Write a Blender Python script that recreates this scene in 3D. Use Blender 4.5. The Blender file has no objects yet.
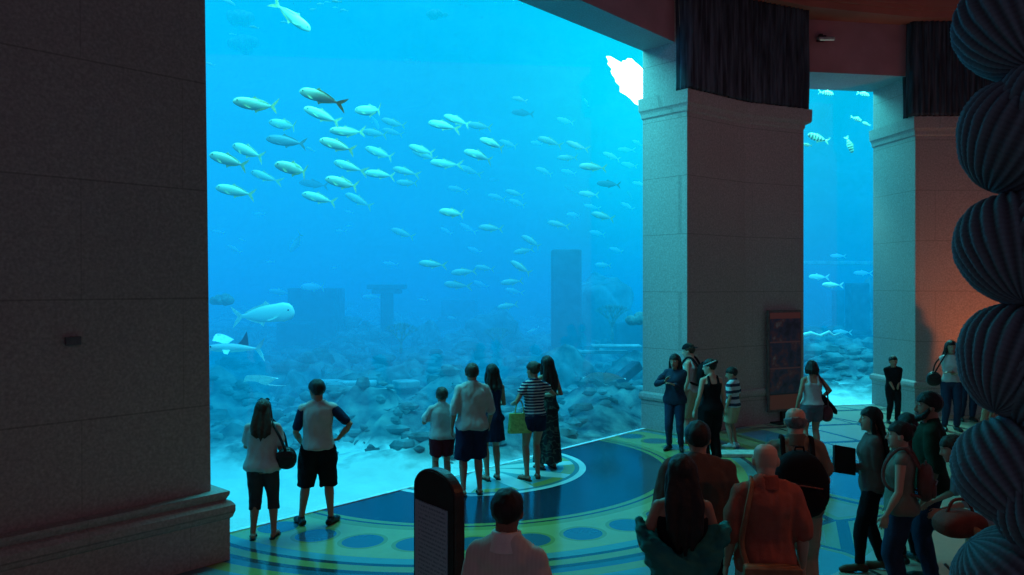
import bpy, math, random
from mathutils import Vector, Matrix, noise
random.seed(7)
C = bpy.context.scene.collection
SC = bpy.context.scene
TMP = bpy.data.scenes.new('tmp')     # modifiers are evaluated here, away from the growing scene
PI = math.pi
F, CX, HY, HC = 800.0, 512.0, 285.0, 2.8      # focal length in pixels, centre column, horizon row, eye height
V = Vector

def at(px, py, D):
    return V(((px-CX)/F*D, D, HC-(py-HY)/F*D))
def foot(px, py):
    D = F*HC/(py-HY)
    return V(((px-CX)/F*D, D, 0))

# ------------------------------------------------------------------ materials
def nmat(name):
    m = bpy.data.materials.new(name); m.use_nodes = True
    nt = m.node_tree; nt.nodes.clear()
    out = nt.nodes.new('ShaderNodeOutputMaterial')
    return m, nt, out
def node(nt, t, **kw):
    n = nt.nodes.new(t)
    for k, v in kw.items(): setattr(n, k, v)
    return n
def mth(nt, op, a, b=None, c=None, clamp=False):
    n = nt.nodes.new('ShaderNodeMath'); n.operation = op; n.use_clamp = clamp
    for i, v in enumerate((a, b, c)):
        if v is None: continue
        if isinstance(v, (int, float)): n.inputs[i].default_value = v
        else: nt.links.new(v, n.inputs[i])
    return n.outputs[0]
def mixc(nt, f, a, b):
    n = nt.nodes.new('ShaderNodeMix'); n.data_type = 'RGBA'
    if isinstance(f, (int, float)): n.inputs['Factor'].default_value = f
    else: nt.links.new(f, n.inputs['Factor'])
    for k, v in (('A', a), ('B', b)):
        s = [i for i in n.inputs if i.name == k and i.type == 'RGBA'][0]
        if isinstance(v, tuple): s.default_value = (*v[:3], 1)
        else: nt.links.new(v, s)
    return [o for o in n.outputs if o.type == 'RGBA'][0]
def ramp(nt, fac, stops):
    n = nt.nodes.new('ShaderNodeValToRGB'); cr = n.color_ramp
    while len(cr.elements) > 1: cr.elements.remove(cr.elements[-1])
    cr.elements[0].position = stops[0][0]; cr.elements[0].color = (*stops[0][1], 1)
    for p, c in stops[1:]:
        e = cr.elements.new(p); e.color = (*c, 1)
    nt.links.new(fac, n.inputs[0]); return n.outputs[0]

_mc = {}
def simple(name, col, rough=.7, var=.25, scale=12, bump=.25, metallic=0., spec=.3, coords='Object', emit=0.):
    key = (name, col, rough, var, scale, bump, metallic)
    if key in _mc: return _mc[key]
    m, nt, out = nmat(name)
    b = node(nt, 'ShaderNodeBsdfPrincipled')
    tc = node(nt, 'ShaderNodeTexCoord')
    nz = node(nt, 'ShaderNodeTexNoise'); nz.inputs['Scale'].default_value = scale; nz.inputs['Detail'].default_value = 5
    nt.links.new(tc.outputs[coords], nz.inputs['Vector'])
    d = tuple(max(0, c*(1-var)) for c in col); l = tuple(min(1, c*(1+var)) for c in col)
    c = ramp(nt, nz.outputs[0], [(.3, d), (.7, l)])
    nt.links.new(c, b.inputs['Base Color'])
    b.inputs['Roughness'].default_value = rough; b.inputs['Metallic'].default_value = metallic
    b.inputs['Specular IOR Level'].default_value = spec
    if bump:
        bp = node(nt, 'ShaderNodeBump'); bp.inputs['Strength'].default_value = bump; bp.inputs['Distance'].default_value = .01
        n2 = node(nt, 'ShaderNodeTexNoise'); n2.inputs['Scale'].default_value = scale*6
        nt.links.new(tc.outputs[coords], n2.inputs['Vector'])
        nt.links.new(n2.outputs[0], bp.inputs['Height']); nt.links.new(bp.outputs[0], b.inputs['Normal'])
    if emit:
        nt.links.new(c, b.inputs['Emission Color']); b.inputs['Emission Strength'].default_value = emit
    nt.links.new(b.outputs[0], out.inputs[0]); _mc[key] = m
    return m
def cloth(name, col, stripe=None, axis='Z', freq=22, thr=.5, wob=0.):
    if stripe is None: return simple(name, col, rough=.9, var=.12, scale=9, bump=.3, spec=.1)
    m, nt, out = nmat(name)
    b = node(nt, 'ShaderNodeBsdfPrincipled'); tc = node(nt, 'ShaderNodeTexCoord')
    sp = node(nt, 'ShaderNodeSeparateXYZ'); nt.links.new(tc.outputs['Object'], sp.inputs[0])
    v = sp.outputs[axis]
    if wob:
        nz = node(nt, 'ShaderNodeTexNoise'); nz.inputs['Scale'].default_value = 6
        nt.links.new(tc.outputs['Object'], nz.inputs['Vector'])
        v = mth(nt, 'MULTIPLY_ADD', nz.outputs[0], wob, v)
    fr = mth(nt, 'FRACT', mth(nt, 'MULTIPLY', v, freq))
    g = mth(nt, 'GREATER_THAN', fr, thr)
    nt.links.new(mixc(nt, g, col, stripe), b.inputs['Base Color'])
    b.inputs['Roughness'].default_value = .9; b.inputs['Specular IOR Level'].default_value = .1
    nt.links.new(b.outputs[0], out.inputs[0]); return m

def stone_mat():
    m, nt, out = nmat('speckled stone blocks')
    b = node(nt, 'ShaderNodeBsdfPrincipled'); g = node(nt, 'ShaderNodeNewGeometry')
    sp = node(nt, 'ShaderNodeSeparateXYZ'); nt.links.new(g.outputs['Position'], sp.inputs[0])
    f = mth(nt, 'FRACT', mth(nt, 'DIVIDE', mth(nt, 'SUBTRACT', sp.outputs['Z'], 2.66-1.09*3), 1.09))
    j = mth(nt, 'LESS_THAN', f, .014)
    # vertical joints staggered per course
    row = mth(nt, 'FLOOR', mth(nt, 'DIVIDE', mth(nt, 'SUBTRACT', sp.outputs['Z'], 2.66-1.09*3), 1.09))
    h = mth(nt, 'ADD', mth(nt, 'MULTIPLY', sp.outputs['X'], .66), mth(nt, 'MULTIPLY', sp.outputs['Y'], .75))
    fv = mth(nt, 'FRACT', mth(nt, 'ADD', mth(nt, 'DIVIDE', h, 1.9), mth(nt, 'MULTIPLY', row, .5)))
    j2 = mth(nt, 'LESS_THAN', fv, .006)
    jj = mth(nt, 'MAXIMUM', j, mth(nt, 'MULTIPLY', j2, .6))
    n1 = node(nt, 'ShaderNodeTexNoise'); n1.inputs['Scale'].default_value = 34; n1.inputs['Detail'].default_value = 6
    nt.links.new(g.outputs['Position'], n1.inputs['Vector'])
    n2 = node(nt, 'ShaderNodeTexNoise'); n2.inputs['Scale'].default_value = .9; n2.inputs['Detail'].default_value = 3
    nt.links.new(g.outputs['Position'], n2.inputs['Vector'])
    c = ramp(nt, n1.outputs[0], [(.32, (.27, .25, .24)), (.55, (.36, .33, .31)), (.72, (.43, .40, .38))])
    c = mixc(nt, mth(nt, 'MULTIPLY', n2.outputs[0], .35), c, (.22, .19, .17))
    c = mixc(nt, mth(nt, 'MULTIPLY', jj, .38), c, (.07, .065, .06))
    nt.links.new(c, b.inputs['Base Color']); b.inputs['Roughness'].default_value = .75
    b.inputs['Specular IOR Level'].default_value = .25
    bp = node(nt, 'ShaderNodeBump'); bp.inputs['Strength'].default_value = .4; bp.inputs['Distance'].default_value = .02
    nt.links.new(mth(nt, 'SUBTRACT', mth(nt, 'MULTIPLY', n1.outputs[0], .3), jj), bp.inputs['Height'])
    nt.links.new(bp.outputs[0], b.inputs['Normal'])
    nt.links.new(b.outputs[0], out.inputs[0]); return m

# floor pattern: inlaid marble rings centred on the window
U = V((.6612, .7502, 0)); P_ = V((.7502, -.6612, 0)); C2 = V((-.47, 12.235, 0))
def floor_mat():
    m, nt, out = nmat('inlaid polished marble')
    b = node(nt, 'ShaderNodeBsdfPrincipled'); g = node(nt, 'ShaderNodeNewGeometry')
    def dot(v, off, k):
        s = node(nt, 'ShaderNodeVectorMath', operation='SUBTRACT'); nt.links.new(g.outputs['Position'], s.inputs[0]); s.inputs[1].default_value = off
        d = node(nt, 'ShaderNodeVectorMath', operation='DOT_PRODUCT'); nt.links.new(s.outputs[0], d.inputs[0]); d.inputs[1].default_value = v/k
        return d.outputs['Value']
    s = dot(U, C2, 3.02); p = dot(P_, C2, 2.75)
    r = mth(nt, 'SQRT', mth(nt, 'ADD', mth(nt, 'MULTIPLY', s, s), mth(nt, 'MULTIPLY', p, p)))
    ang = mth(nt, 'ARCTAN2', s, p)
    N = 18
    # circles in the band at r = 1.24
    fa = mth(nt, 'SUBTRACT', mth(nt, 'FRACT', mth(nt, 'MULTIPLY', ang, 2*N/(2*PI))), .5)
    dx = mth(nt, 'MULTIPLY', fa, 2*PI/(2*N)*1.24); dr = mth(nt, 'SUBTRACT', r, 1.235)
    rc = mth(nt, 'SQRT', mth(nt, 'ADD', mth(nt, 'MULTIPLY', dx, dx), mth(nt, 'MULTIPLY', dr, dr)))
    nz = node(nt, 'ShaderNodeTexNoise'); nz.inputs['Scale'].default_value = 7; nz.inputs['Detail'].default_value = 8; nz.inputs['Roughness'].default_value = .75
    nt.links.new(g.outputs['Position'], nz.inputs['Vector'])
    vz = node(nt, 'ShaderNodeTexVoronoi'); vz.inputs['Scale'].default_value = .55
    vz.feature = 'DISTANCE_TO_EDGE'; nt.links.new(g.outputs['Position'], vz.inputs['Vector'])
    vc = node(nt, 'ShaderNodeTexVoronoi'); vc.inputs['Scale'].default_value = .55
    nt.links.new(g.outputs['Position'], vc.inputs['Vector'])
    vs = node(nt, 'ShaderNodeSeparateXYZ'); nt.links.new(vc.outputs['Color'], vs.inputs[0])
    YEL = (.25, .25, .07); BLU = (.03, .11, .16); NAVY = (.006, .022, .045); TAN = (.42, .34, .24); PALE = (.45, .60, .50); DK = (.015, .03, .04); TEAL = (.10, .25, .24)
    # outer field
    cell = mixc(nt, mth(nt, 'GREATER_THAN', vs.outputs[0], .5), (.08, .22, .25), (.05, .15, .24))
    cell = mixc(nt, mth(nt, 'GREATER_THAN', vs.outputs[1], .72), cell, (.30, .26, .13))
    cell = mixc(nt, mth(nt, 'LESS_THAN', vz.outputs[0], .055), cell, YEL)
    cell = mixc(nt, mth(nt, 'LESS_THAN', vz.outputs[0], .018), cell, DK)
    spx = node(nt, 'ShaderNodeSeparateXYZ'); nt.links.new(g.outputs['Position'], spx.inputs[0])
    # tan slabs with dark joints away from the inlay
    gx = mth(nt, 'FRACT', mth(nt, 'MULTIPLY', mth(nt, 'ADD', spx.outputs['X'], mth(nt, 'MULTIPLY', spx.outputs['Y'], .25)), .55))
    gy = mth(nt, 'FRACT', mth(nt, 'MULTIPLY', mth(nt, 'SUBTRACT', spx.outputs['Y'], mth(nt, 'MULTIPLY', spx.outputs['X'], .22)), .62))
    jo = mth(nt, 'MAXIMUM', mth(nt, 'LESS_THAN', gx, .03), mth(nt, 'LESS_THAN', gy, .10))
    tan = mixc(nt, jo, TAN, (.05, .045, .04))
    rr = mth(nt, 'FRACT', mth(nt, 'MULTIPLY', r, 2.1))
    tan = mixc(nt, mth(nt, 'LESS_THAN', rr, .06), tan, (.05, .05, .05))
    far = mth(nt, 'GREATER_THAN', r, 2.08)
    c = mixc(nt, far, cell, tan)
    def below(lim, col, c):
        return mixc(nt, mth(nt, 'LESS_THAN', r, lim), c, col)
    c = below(1.66, YEL, c); c = below(1.60, BLU, c); c = below(1.56, DK, c); c = below(1.53, YEL, c); c = below(1.48, DK, c); c = below(1.455, TEAL, c)
    band = mixc(nt, mth(nt, 'LESS_THAN', rc, .094), (.36, .34, .12), YEL)
    band = mixc(nt, mth(nt, 'LESS_THAN', rc, .078), band, BLU)
    c = mixc(nt, mth(nt, 'LESS_THAN', r, 1.40), c, band)
    c = below(1.075, YEL, c); c = below(1.03, DK, c); c = below(1.015, YEL, c)
    navy = mixc(nt, mth(nt, 'GREATER_THAN', nz.outputs[0], .64), NAVY, (.06, .12, .16))
    c = mixc(nt, mth(nt, 'LESS_THAN', r, .985), c, navy)
    c = below(.56, (.75, .85, .78), c); c = below(.525, TEAL, c)
    star = mth(nt, 'ABSOLUTE', mth(nt, 'SUBTRACT', mth(nt, 'FRACT', mth(nt, 'MULTIPLY', ang, 10/(2*PI))), .5))
    st = mth(nt, 'LESS_THAN', mth(nt, 'ADD', star, mth(nt, 'MULTIPLY', r, .75)), .5)
    disc = mixc(nt, st, mixc(nt, mth(nt, 'GREATER_THAN', r, .44), (.16, .42, .40), (.48, .42, .12)), (.72, .82, .72))  # inlaid star; the pale tone also paints strong light on the disc
    c = mixc(nt, mth(nt, 'LESS_THAN', r, .50), c, disc)
    c = mixc(nt, mth(nt, 'MULTIPLY', nz.outputs[0], .35), c, (.02, .05, .06))
    nt.links.new(c, b.inputs['Base Color'])
    rg = mth(nt, 'MULTIPLY_ADD', nz.outputs[0], .12, .08)
    nt.links.new(rg, b.inputs['Roughness']); b.inputs['Specular IOR Level'].default_value = .5
    nt.links.new(b.outputs[0], out.inputs[0]); return m

def water_mat():
    m, nt, out = nmat('hazy blue water')
    g = node(nt, 'ShaderNodeNewGeometry')
    sp = node(nt, 'ShaderNodeSeparateXYZ'); nt.links.new(g.outputs['Position'], sp.inputs[0])
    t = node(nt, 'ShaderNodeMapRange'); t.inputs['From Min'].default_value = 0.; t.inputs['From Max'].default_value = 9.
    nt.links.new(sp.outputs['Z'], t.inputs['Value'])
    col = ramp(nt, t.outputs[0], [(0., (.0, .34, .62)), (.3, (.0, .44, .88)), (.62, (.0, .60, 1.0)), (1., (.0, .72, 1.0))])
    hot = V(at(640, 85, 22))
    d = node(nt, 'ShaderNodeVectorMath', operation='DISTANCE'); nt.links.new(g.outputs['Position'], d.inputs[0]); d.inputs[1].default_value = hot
    gl = mth(nt, 'MULTIPLY', mth(nt, 'EXPONENT', mth(nt, 'MULTIPLY', mth(nt, 'POWER', mth(nt, 'DIVIDE', d.outputs['Value'], 3.4), 2), -1)), .9)  # extra glow put into the water around the glare
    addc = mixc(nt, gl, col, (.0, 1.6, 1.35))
    em = node(nt, 'ShaderNodeEmission'); nt.links.new(addc, em.inputs[0]); em.inputs[1].default_value = SIG*1.12  # water emits its own glow in place of scattered light
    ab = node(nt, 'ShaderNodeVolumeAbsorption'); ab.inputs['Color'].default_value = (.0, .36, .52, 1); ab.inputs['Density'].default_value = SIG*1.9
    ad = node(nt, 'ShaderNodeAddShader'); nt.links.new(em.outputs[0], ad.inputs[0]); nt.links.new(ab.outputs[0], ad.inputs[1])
    nt.links.new(ad.outputs[0], out.inputs['Volume']); return m
SIG = .083

def glass_mat():
    m, nt, out = nmat('clear acrylic')
    t = node(nt, 'ShaderNodeBsdfTransparent'); t.inputs[0].default_value = (.97, .99, 1, 1)
    gl = node(nt, 'ShaderNodeBsdfGlossy'); gl.inputs['Roughness'].default_value = .02
    mx = node(nt, 'ShaderNodeMixShader'); mx.inputs[0].default_value = .03
    nt.links.new(t.outputs[0], mx.inputs[1]); nt.links.new(gl.outputs[0], mx.inputs[2]); nt.links.new(mx.outputs[0], out.inputs[0]); return m
def emis(name, col, s):
    m, nt, out = nmat(name); e = node(nt, 'ShaderNodeEmission'); e.inputs[0].default_value = (*col, 1); e.inputs[1].default_value = s
    nt.links.new(e.outputs[0], out.inputs[0]); return m

STONE = stone_mat()
PLASTER = simple('wine red plaster', (.34, .19, .21), rough=.85, var=.15, scale=1.5, bump=.2, coords='Object')
BEAM = simple('rust red beam paint', (.40, .13, .09), rough=.8, var=.15, scale=1.2)
BLACKM = simple('matt black paint', (.012, .012, .014), rough=.6)

# ------------------------------------------------------------------ mesh helpers
def tag(o, label=None, cat=None, group=None, kind=None):
    if label: o['label'] = label
    if cat: o['category'] = cat
    if group: o['group'] = group
    if kind: o['kind'] = kind
    return o
def mobj(name, verts, faces, mats, parent=None, smooth=True, loc=None):
    me = bpy.data.meshes.new(name); me.from_pydata([tuple(v) for v in verts], [], faces); me.update()
    for m in (mats if isinstance(mats, (list, tuple)) else [mats]): me.materials.append(m)
    if smooth: me.polygons.foreach_set('use_smooth', [True]*len(me.polygons))
    o = bpy.data.objects.new(name, me); C.objects.link(o)
    if parent: o.parent = parent
    if loc is not None: o.location = loc
    return o
def empty(name, loc, rz=0, label=None, cat=None, group=None):
    o = bpy.data.objects.new(name, None); C.objects.link(o); o.location = loc; o.rotation_euler = (0, 0, rz); o.empty_display_size = .2
    return tag(o, label, cat, group)
class MB:
    def __init__(s): s.v = []; s.f = []
    def add(s, vf):
        n = len(s.v); s.v += [V(v) for v in vf[0]]; s.f += [tuple(i+n for i in f) for f in vf[1]]; return s
    def box(s, c, d, rz=0, rx=0, ry=0):
        M = Matrix.Translation(V(c)) @ Matrix.Rotation(rz, 4, 'Z') @ Matrix.Rotation(rx, 4, 'X') @ Matrix.Rotation(ry, 4, 'Y')
        v = [M @ V((x*d[0]/2, y*d[1]/2, z*d[2]/2)) for z in (-1, 1) for x, y in ((-1, -1), (1, -1), (1, 1), (-1, 1))]
        return s.add((v, [(3, 2, 1, 0), (4, 5, 6, 7), (0, 1, 5, 4), (1, 2, 6, 5), (2, 3, 7, 6), (3, 0, 4, 7)]))
    def obj(s, name, mats, parent=None, smooth=False, loc=None, bevel=0):
        o = mobj(name, s.v, s.f, mats, parent, smooth, loc)
        if bevel:
            b = o.modifiers.new('b', 'BEVEL'); b.width = bevel; b.segments = 2; b.limit_method = 'ANGLE'
        return o
def prism(poly, z0, z1):
    n = len(poly)
    v = [(x, y, z0) for x, y in poly]+[(x, y, z1) for x, y in poly]
    f = [tuple(range(n-1, -1, -1)), tuple(range(n, 2*n))]+[(i, (i+1) % n, (i+1) % n+n, i+n) for i in range(n)]
    return v, f
def offset(poly, d):
    """CCW polygon grown outward by d with mitred corners"""
    n = len(poly); out = []
    for i in range(n):
        a, b, c = V(poly[i-1]), V(poly[i]), V(poly[(i+1) % n])
        e1 = (b-a).normalized(); e2 = (c-b).normalized()
        n1 = V((e1.y, -e1.x)); n2 = V((e2.y, -e2.x)); k = 1+n1.dot(n2)
        out.append(tuple(b+(n1+n2)*(d/max(k, .3))))
    return out
def profile(poly, prof):
    """stack of offset polygons: prof = [(z, offset)]"""
    n = len(poly); v = []; f = []
    for z, d in prof:
        v += [(x, y, z) for x, y in offset(poly, d)]
    for k in range(len(prof)-1):
        for i in range(n):
            j = (i+1) % n; f.append((k*n+i, k*n+j, (k+1)*n+j, (k+1)*n+i))
    f.append(tuple(range(n-1, -1, -1))); f.append(tuple((len(prof)-1)*n+i for i in range(n)))
    return v, f
def tube(pts, rad, n=12, caps=True, squash=None, up=None):
    """closed tube with rounded ends. rad: radii per point; squash: (ku,kv)"""
    pts = [V(p) for p in pts]
    if isinstance(rad, (int, float)): rad = [rad]*len(pts)
    P = []; R = []
    d0 = (pts[1]-pts[0]).normalized(); d1 = (pts[-1]-pts[-2]).normalized()
    if caps:
        for a in (80, 50, 22): P.append(pts[0]-d0*rad[0]*math.sin(math.radians(a))); R.append(rad[0]*math.cos(math.radians(a)))
    P += pts; R += list(rad)
    if caps:
        for a in (22, 50, 80): P.append(pts[-1]+d1*rad[-1]*math.sin(math.radians(a))); R.append(rad[-1]*math.cos(math.radians(a)))
    v = []; f = []; m = len(P); pu = None
    for i in range(m):
        t = (P[min(i+1, m-1)]-P[max(i-1, 0)]).normalized()
        if pu is None:
            ref = V(up) if up else (V((0, 1, 0)) if abs(t.y) < .8 else V((0, 0, 1)))
            u = (ref-t*ref.dot(t)).normalized()
        else: u = (pu-t*pu.dot(t)).normalized()
        pu = u; w = t.cross(u)
        ku, kv = squash if squash else (1, 1)
        for k in range(n):
            a = 2*PI*k/n; v.append(P[i]+u*(R[i]*math.cos(a)*ku)+w*(R[i]*math.sin(a)*kv))
    for i in range(m-1):
        for k in range(n):
            j = (k+1) % n; f.append((i*n+k, i*n+j, (i+1)*n+j, (i+1)*n+k))
    f.append(tuple(range(n-1, -1, -1))); f.append(tuple((m-1)*n+k for k in range(n)))
    return v, f
def loft(rings, n=24, power=2.3):
    """rings: (z, cx, cy, rx, ryf, ryb): horizontal super-ellipse rings; front and back depth separate"""
    v = []; f = []
    for z, cx, cy, rx, rf, rb in rings:
        for k in range(n):
            a = 2*PI*k/n; c, s = math.cos(a), math.sin(a)
            c = math.copysign(abs(c)**(2/power), c); s = math.copysign(abs(s)**(2/power), s)
            v.append(V((cx+rx*c, cy+(rf if s > 0 else rb)*s, z)))
    m = len(rings)
    for i in range(m-1):
        for k in range(n):
            j = (k+1) % n; f.append((i*n+k, i*n+j, (i+1)*n+j, (i+1)*n+k))
    f.append(tuple(range(n-1, -1, -1))); f.append(tuple((m-1)*n+k for k in range(n)))
    return v, f
def ball(c, r, n=14, m=9):
    c = V(c); r = V(r) if not isinstance(r, (int, float)) else V((r, r, r)); v = []; f = []
    for i in range(m+1):
        p = PI*(i+.15)/(m+.3)-PI/2
        for k in range(n):
            a = 2*PI*k/n; v.append(V((c.x+r.x*math.cos(p)*math.cos(a), c.y+r.y*math.cos(p)*math.sin(a), c.z+r.z*math.sin(p))))
    for i in range(m):
        for k in range(n):
            j = (k+1) % n; f.append((i*n+k, i*n+j, (i+1)*n+j, (i+1)*n+k))
    f.append(tuple(range(n-1, -1, -1))); f.append(tuple(m*n+k for k in range(n)))
    return v, f
def fuse(parts, voxel, smooth=3, k=1.0, fac=.5):
    """union closed pieces into one continuous surface"""
    mb = MB()
    for p in parts: mb.add(p)
    me = bpy.data.meshes.new('t'); me.from_pydata([tuple(v*k) for v in mb.v], [], mb.f); me.update()
    o = bpy.data.objects.new('t', me); TMP.collection.objects.link(o)
    r = o.modifiers.new('r', 'REMESH'); r.mode = 'VOXEL'; r.voxel_size = voxel; r.use_smooth_shade = True
    if smooth:
        s = o.modifiers.new('s', 'SMOOTH'); s.factor = fac; s.iterations = smooth
    with bpy.context.temp_override(scene=TMP, view_layer=TMP.view_layers[0]):
        dg = bpy.context.evaluated_depsgraph_get()
        res = bpy.data.meshes.new_from_object(o.evaluated_get(dg))
    bpy.data.objects.remove(o); bpy.data.meshes.remove(me)
    return res
def meshobj(name, me, mats, parent=None, loc=None):
    me.name = name; me.materials.clear()
    for m in (mats if isinstance(mats, (list, tuple)) else [mats]): me.materials.append(m)
    me.polygons.foreach_set('use_smooth', [True]*len(me.polygons))
    o = bpy.data.objects.new(name, me); C.objects.link(o)
    if parent: o.parent = parent
    if loc is not None: o.location = loc
    return o
def wrinkle(me, amp, fx=9, fz=4, seed=0):
    n = len(me.vertices); co = [0.]*(3*n); no = [0.]*(3*n)
    me.vertices.foreach_get('co', co); me.vertices.foreach_get('normal', no)
    for i in range(0, 3*n, 3):
        q = V((co[i]*fx+seed, co[i+1]*fx, co[i+2]*fz)); d = amp*noise.noise(q)+amp*.5*noise.noise(q*2.3)
        co[i] += no[i]*d; co[i+1] += no[i+1]*d; co[i+2] += no[i+2]*d
    me.vertices.foreach_set('co', co); me.update()

# ------------------------------------------------------------------ people
SKIN = {'light': simple('light skin', (.48, .29, .21), rough=.55, var=.06, scale=5, bump=.05),
        'tan': simple('tan skin', (.33, .18, .12), rough=.55, var=.06, scale=5, bump=.05),
        'brown': simple('brown skin', (.18, .095, .06), rough=.55, var=.06, scale=5, bump=.05)}
HAIR = {'dark': simple('dark hair', (.012, .009, .008), rough=.5, var=.5, scale=30, bump=.5),
        'brown': simple('brown hair', (.045, .025, .015), rough=.5, var=.5, scale=30, bump=.5),
        'grey': simple('grey hair', (.16, .15, .15), rough=.6, var=.4, scale=30, bump=.5)}
EYEW = simple('eye white', (.6, .6, .58), rough=.3, var=.02, bump=0)
EYED = simple('eye iris', (.02, .012, .01), rough=.2, var=.02, bump=0)
LIP = simple('lips', (.30, .10, .09), rough=.5, var=.05, bump=0)

def ik(a, t, l1, l2, pole):
    a = V(a); t = V(t); d = t-a; L = d.length
    mx = (l1+l2)*.995
    if L > mx: t = a+d*(mx/L); d = t-a; L = mx
    if L < abs(l1-l2)+.02: L = abs(l1-l2)+.02
    dn = d.normalized(); x = (l1*l1-l2*l2+L*L)/(2*L); h = math.sqrt(max(0, l1*l1-x*x))
    p = V(pole); p = (p-dn*p.dot(dn)).normalized()
    return a+dn*x+p*h, t
def hand(w, d, n, hint, s=1.0, curl=.5):
    """palm, four unequal bent fingers and a thumb leaving the side near the base"""
    w, d, n = V(w), V(d).normalized(), V(n); n = (n-d*n.dot(d)).normalized()
    a = d.cross(n)
    if a.dot(V(hint)) < 0: a = -a
    parts = []
    k0 = w+d*.012*s; k1 = w+d*.088*s
    for j, o in enumerate((-.027, -.009, .009, .027)):
        parts.append(tube([k0+a*o*.75*s, (k0+k1)/2+a*o*.95*s, k1+a*o*s], [.0125*s, .0135*s, .0115*s], n=8, up=n))
    for j, (o, L) in enumerate(((-.029, .058), (-.0095, .074), (.0105, .080), (.030, .071))):
        p = k1+a*o*s-d*(.008 if j in (0, 3) else 0)*s; dd = (d+a*o*3.0).normalized(); pts = [p]; cu = curl*(1+.12*(1.5-j))
        for q, fr in enumerate((.45, .30, .25)):
            ang = cu*(.55, .75, .6)[q]
            axis = dd.cross(n).normalized()
            dd = (Matrix.Rotation(ang, 3, axis) @ dd).normalized()
            pts.append(pts[-1]+dd*L*fr*s)
        parts.append(tube(pts, [.0088*s, .0083*s, .0076*s, .0066*s], n=8, up=n))
    b = w+d*.022*s+a*.026*s
    t1 = b+(d*.75+a*.62+n*.25).normalized()*.040*s; t2 = t1+(d*.93+a*.25+n*.35).normalized()*.031*s; t3 = t2+(d*.95+a*.05+n*.45).normalized()*.022*s
    parts.append(tube([b-a*.008*s, t1, t2, t3], [.0140*s, .0105*s, .0095*s, .0078*s], n=8, up=n))
    return parts

MALE = [(.83, .07, .07, .07), (.87, .150, .085, .095), (.92, .166, .100, .120), (.97, .165, .102, .118), (1.03, .150, .100, .098), (1.10, .143, .098, .088),
        (1.20, .148, .106, .095), (1.30, .160, .115, .105), (1.37, .162, .108, .106), (1.415, .142, .085, .095), (1.45, .105, .064, .080), (1.49, .070, .056, .068)]
FEM = [(.83, .07, .07, .07), (.87, .155, .085, .100), (.92, .172, .098, .128), (.97, .166, .098, .118), (1.03, .140, .092, .090), (1.10, .124, .086, .078),
       (1.18, .132, .095, .080), (1.27, .148, .128, .090), (1.34, .150, .108, .094), (1.40, .140, .076, .084), (1.44, .104, .056, .070), (1.48, .056, .046, .055)]

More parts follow.
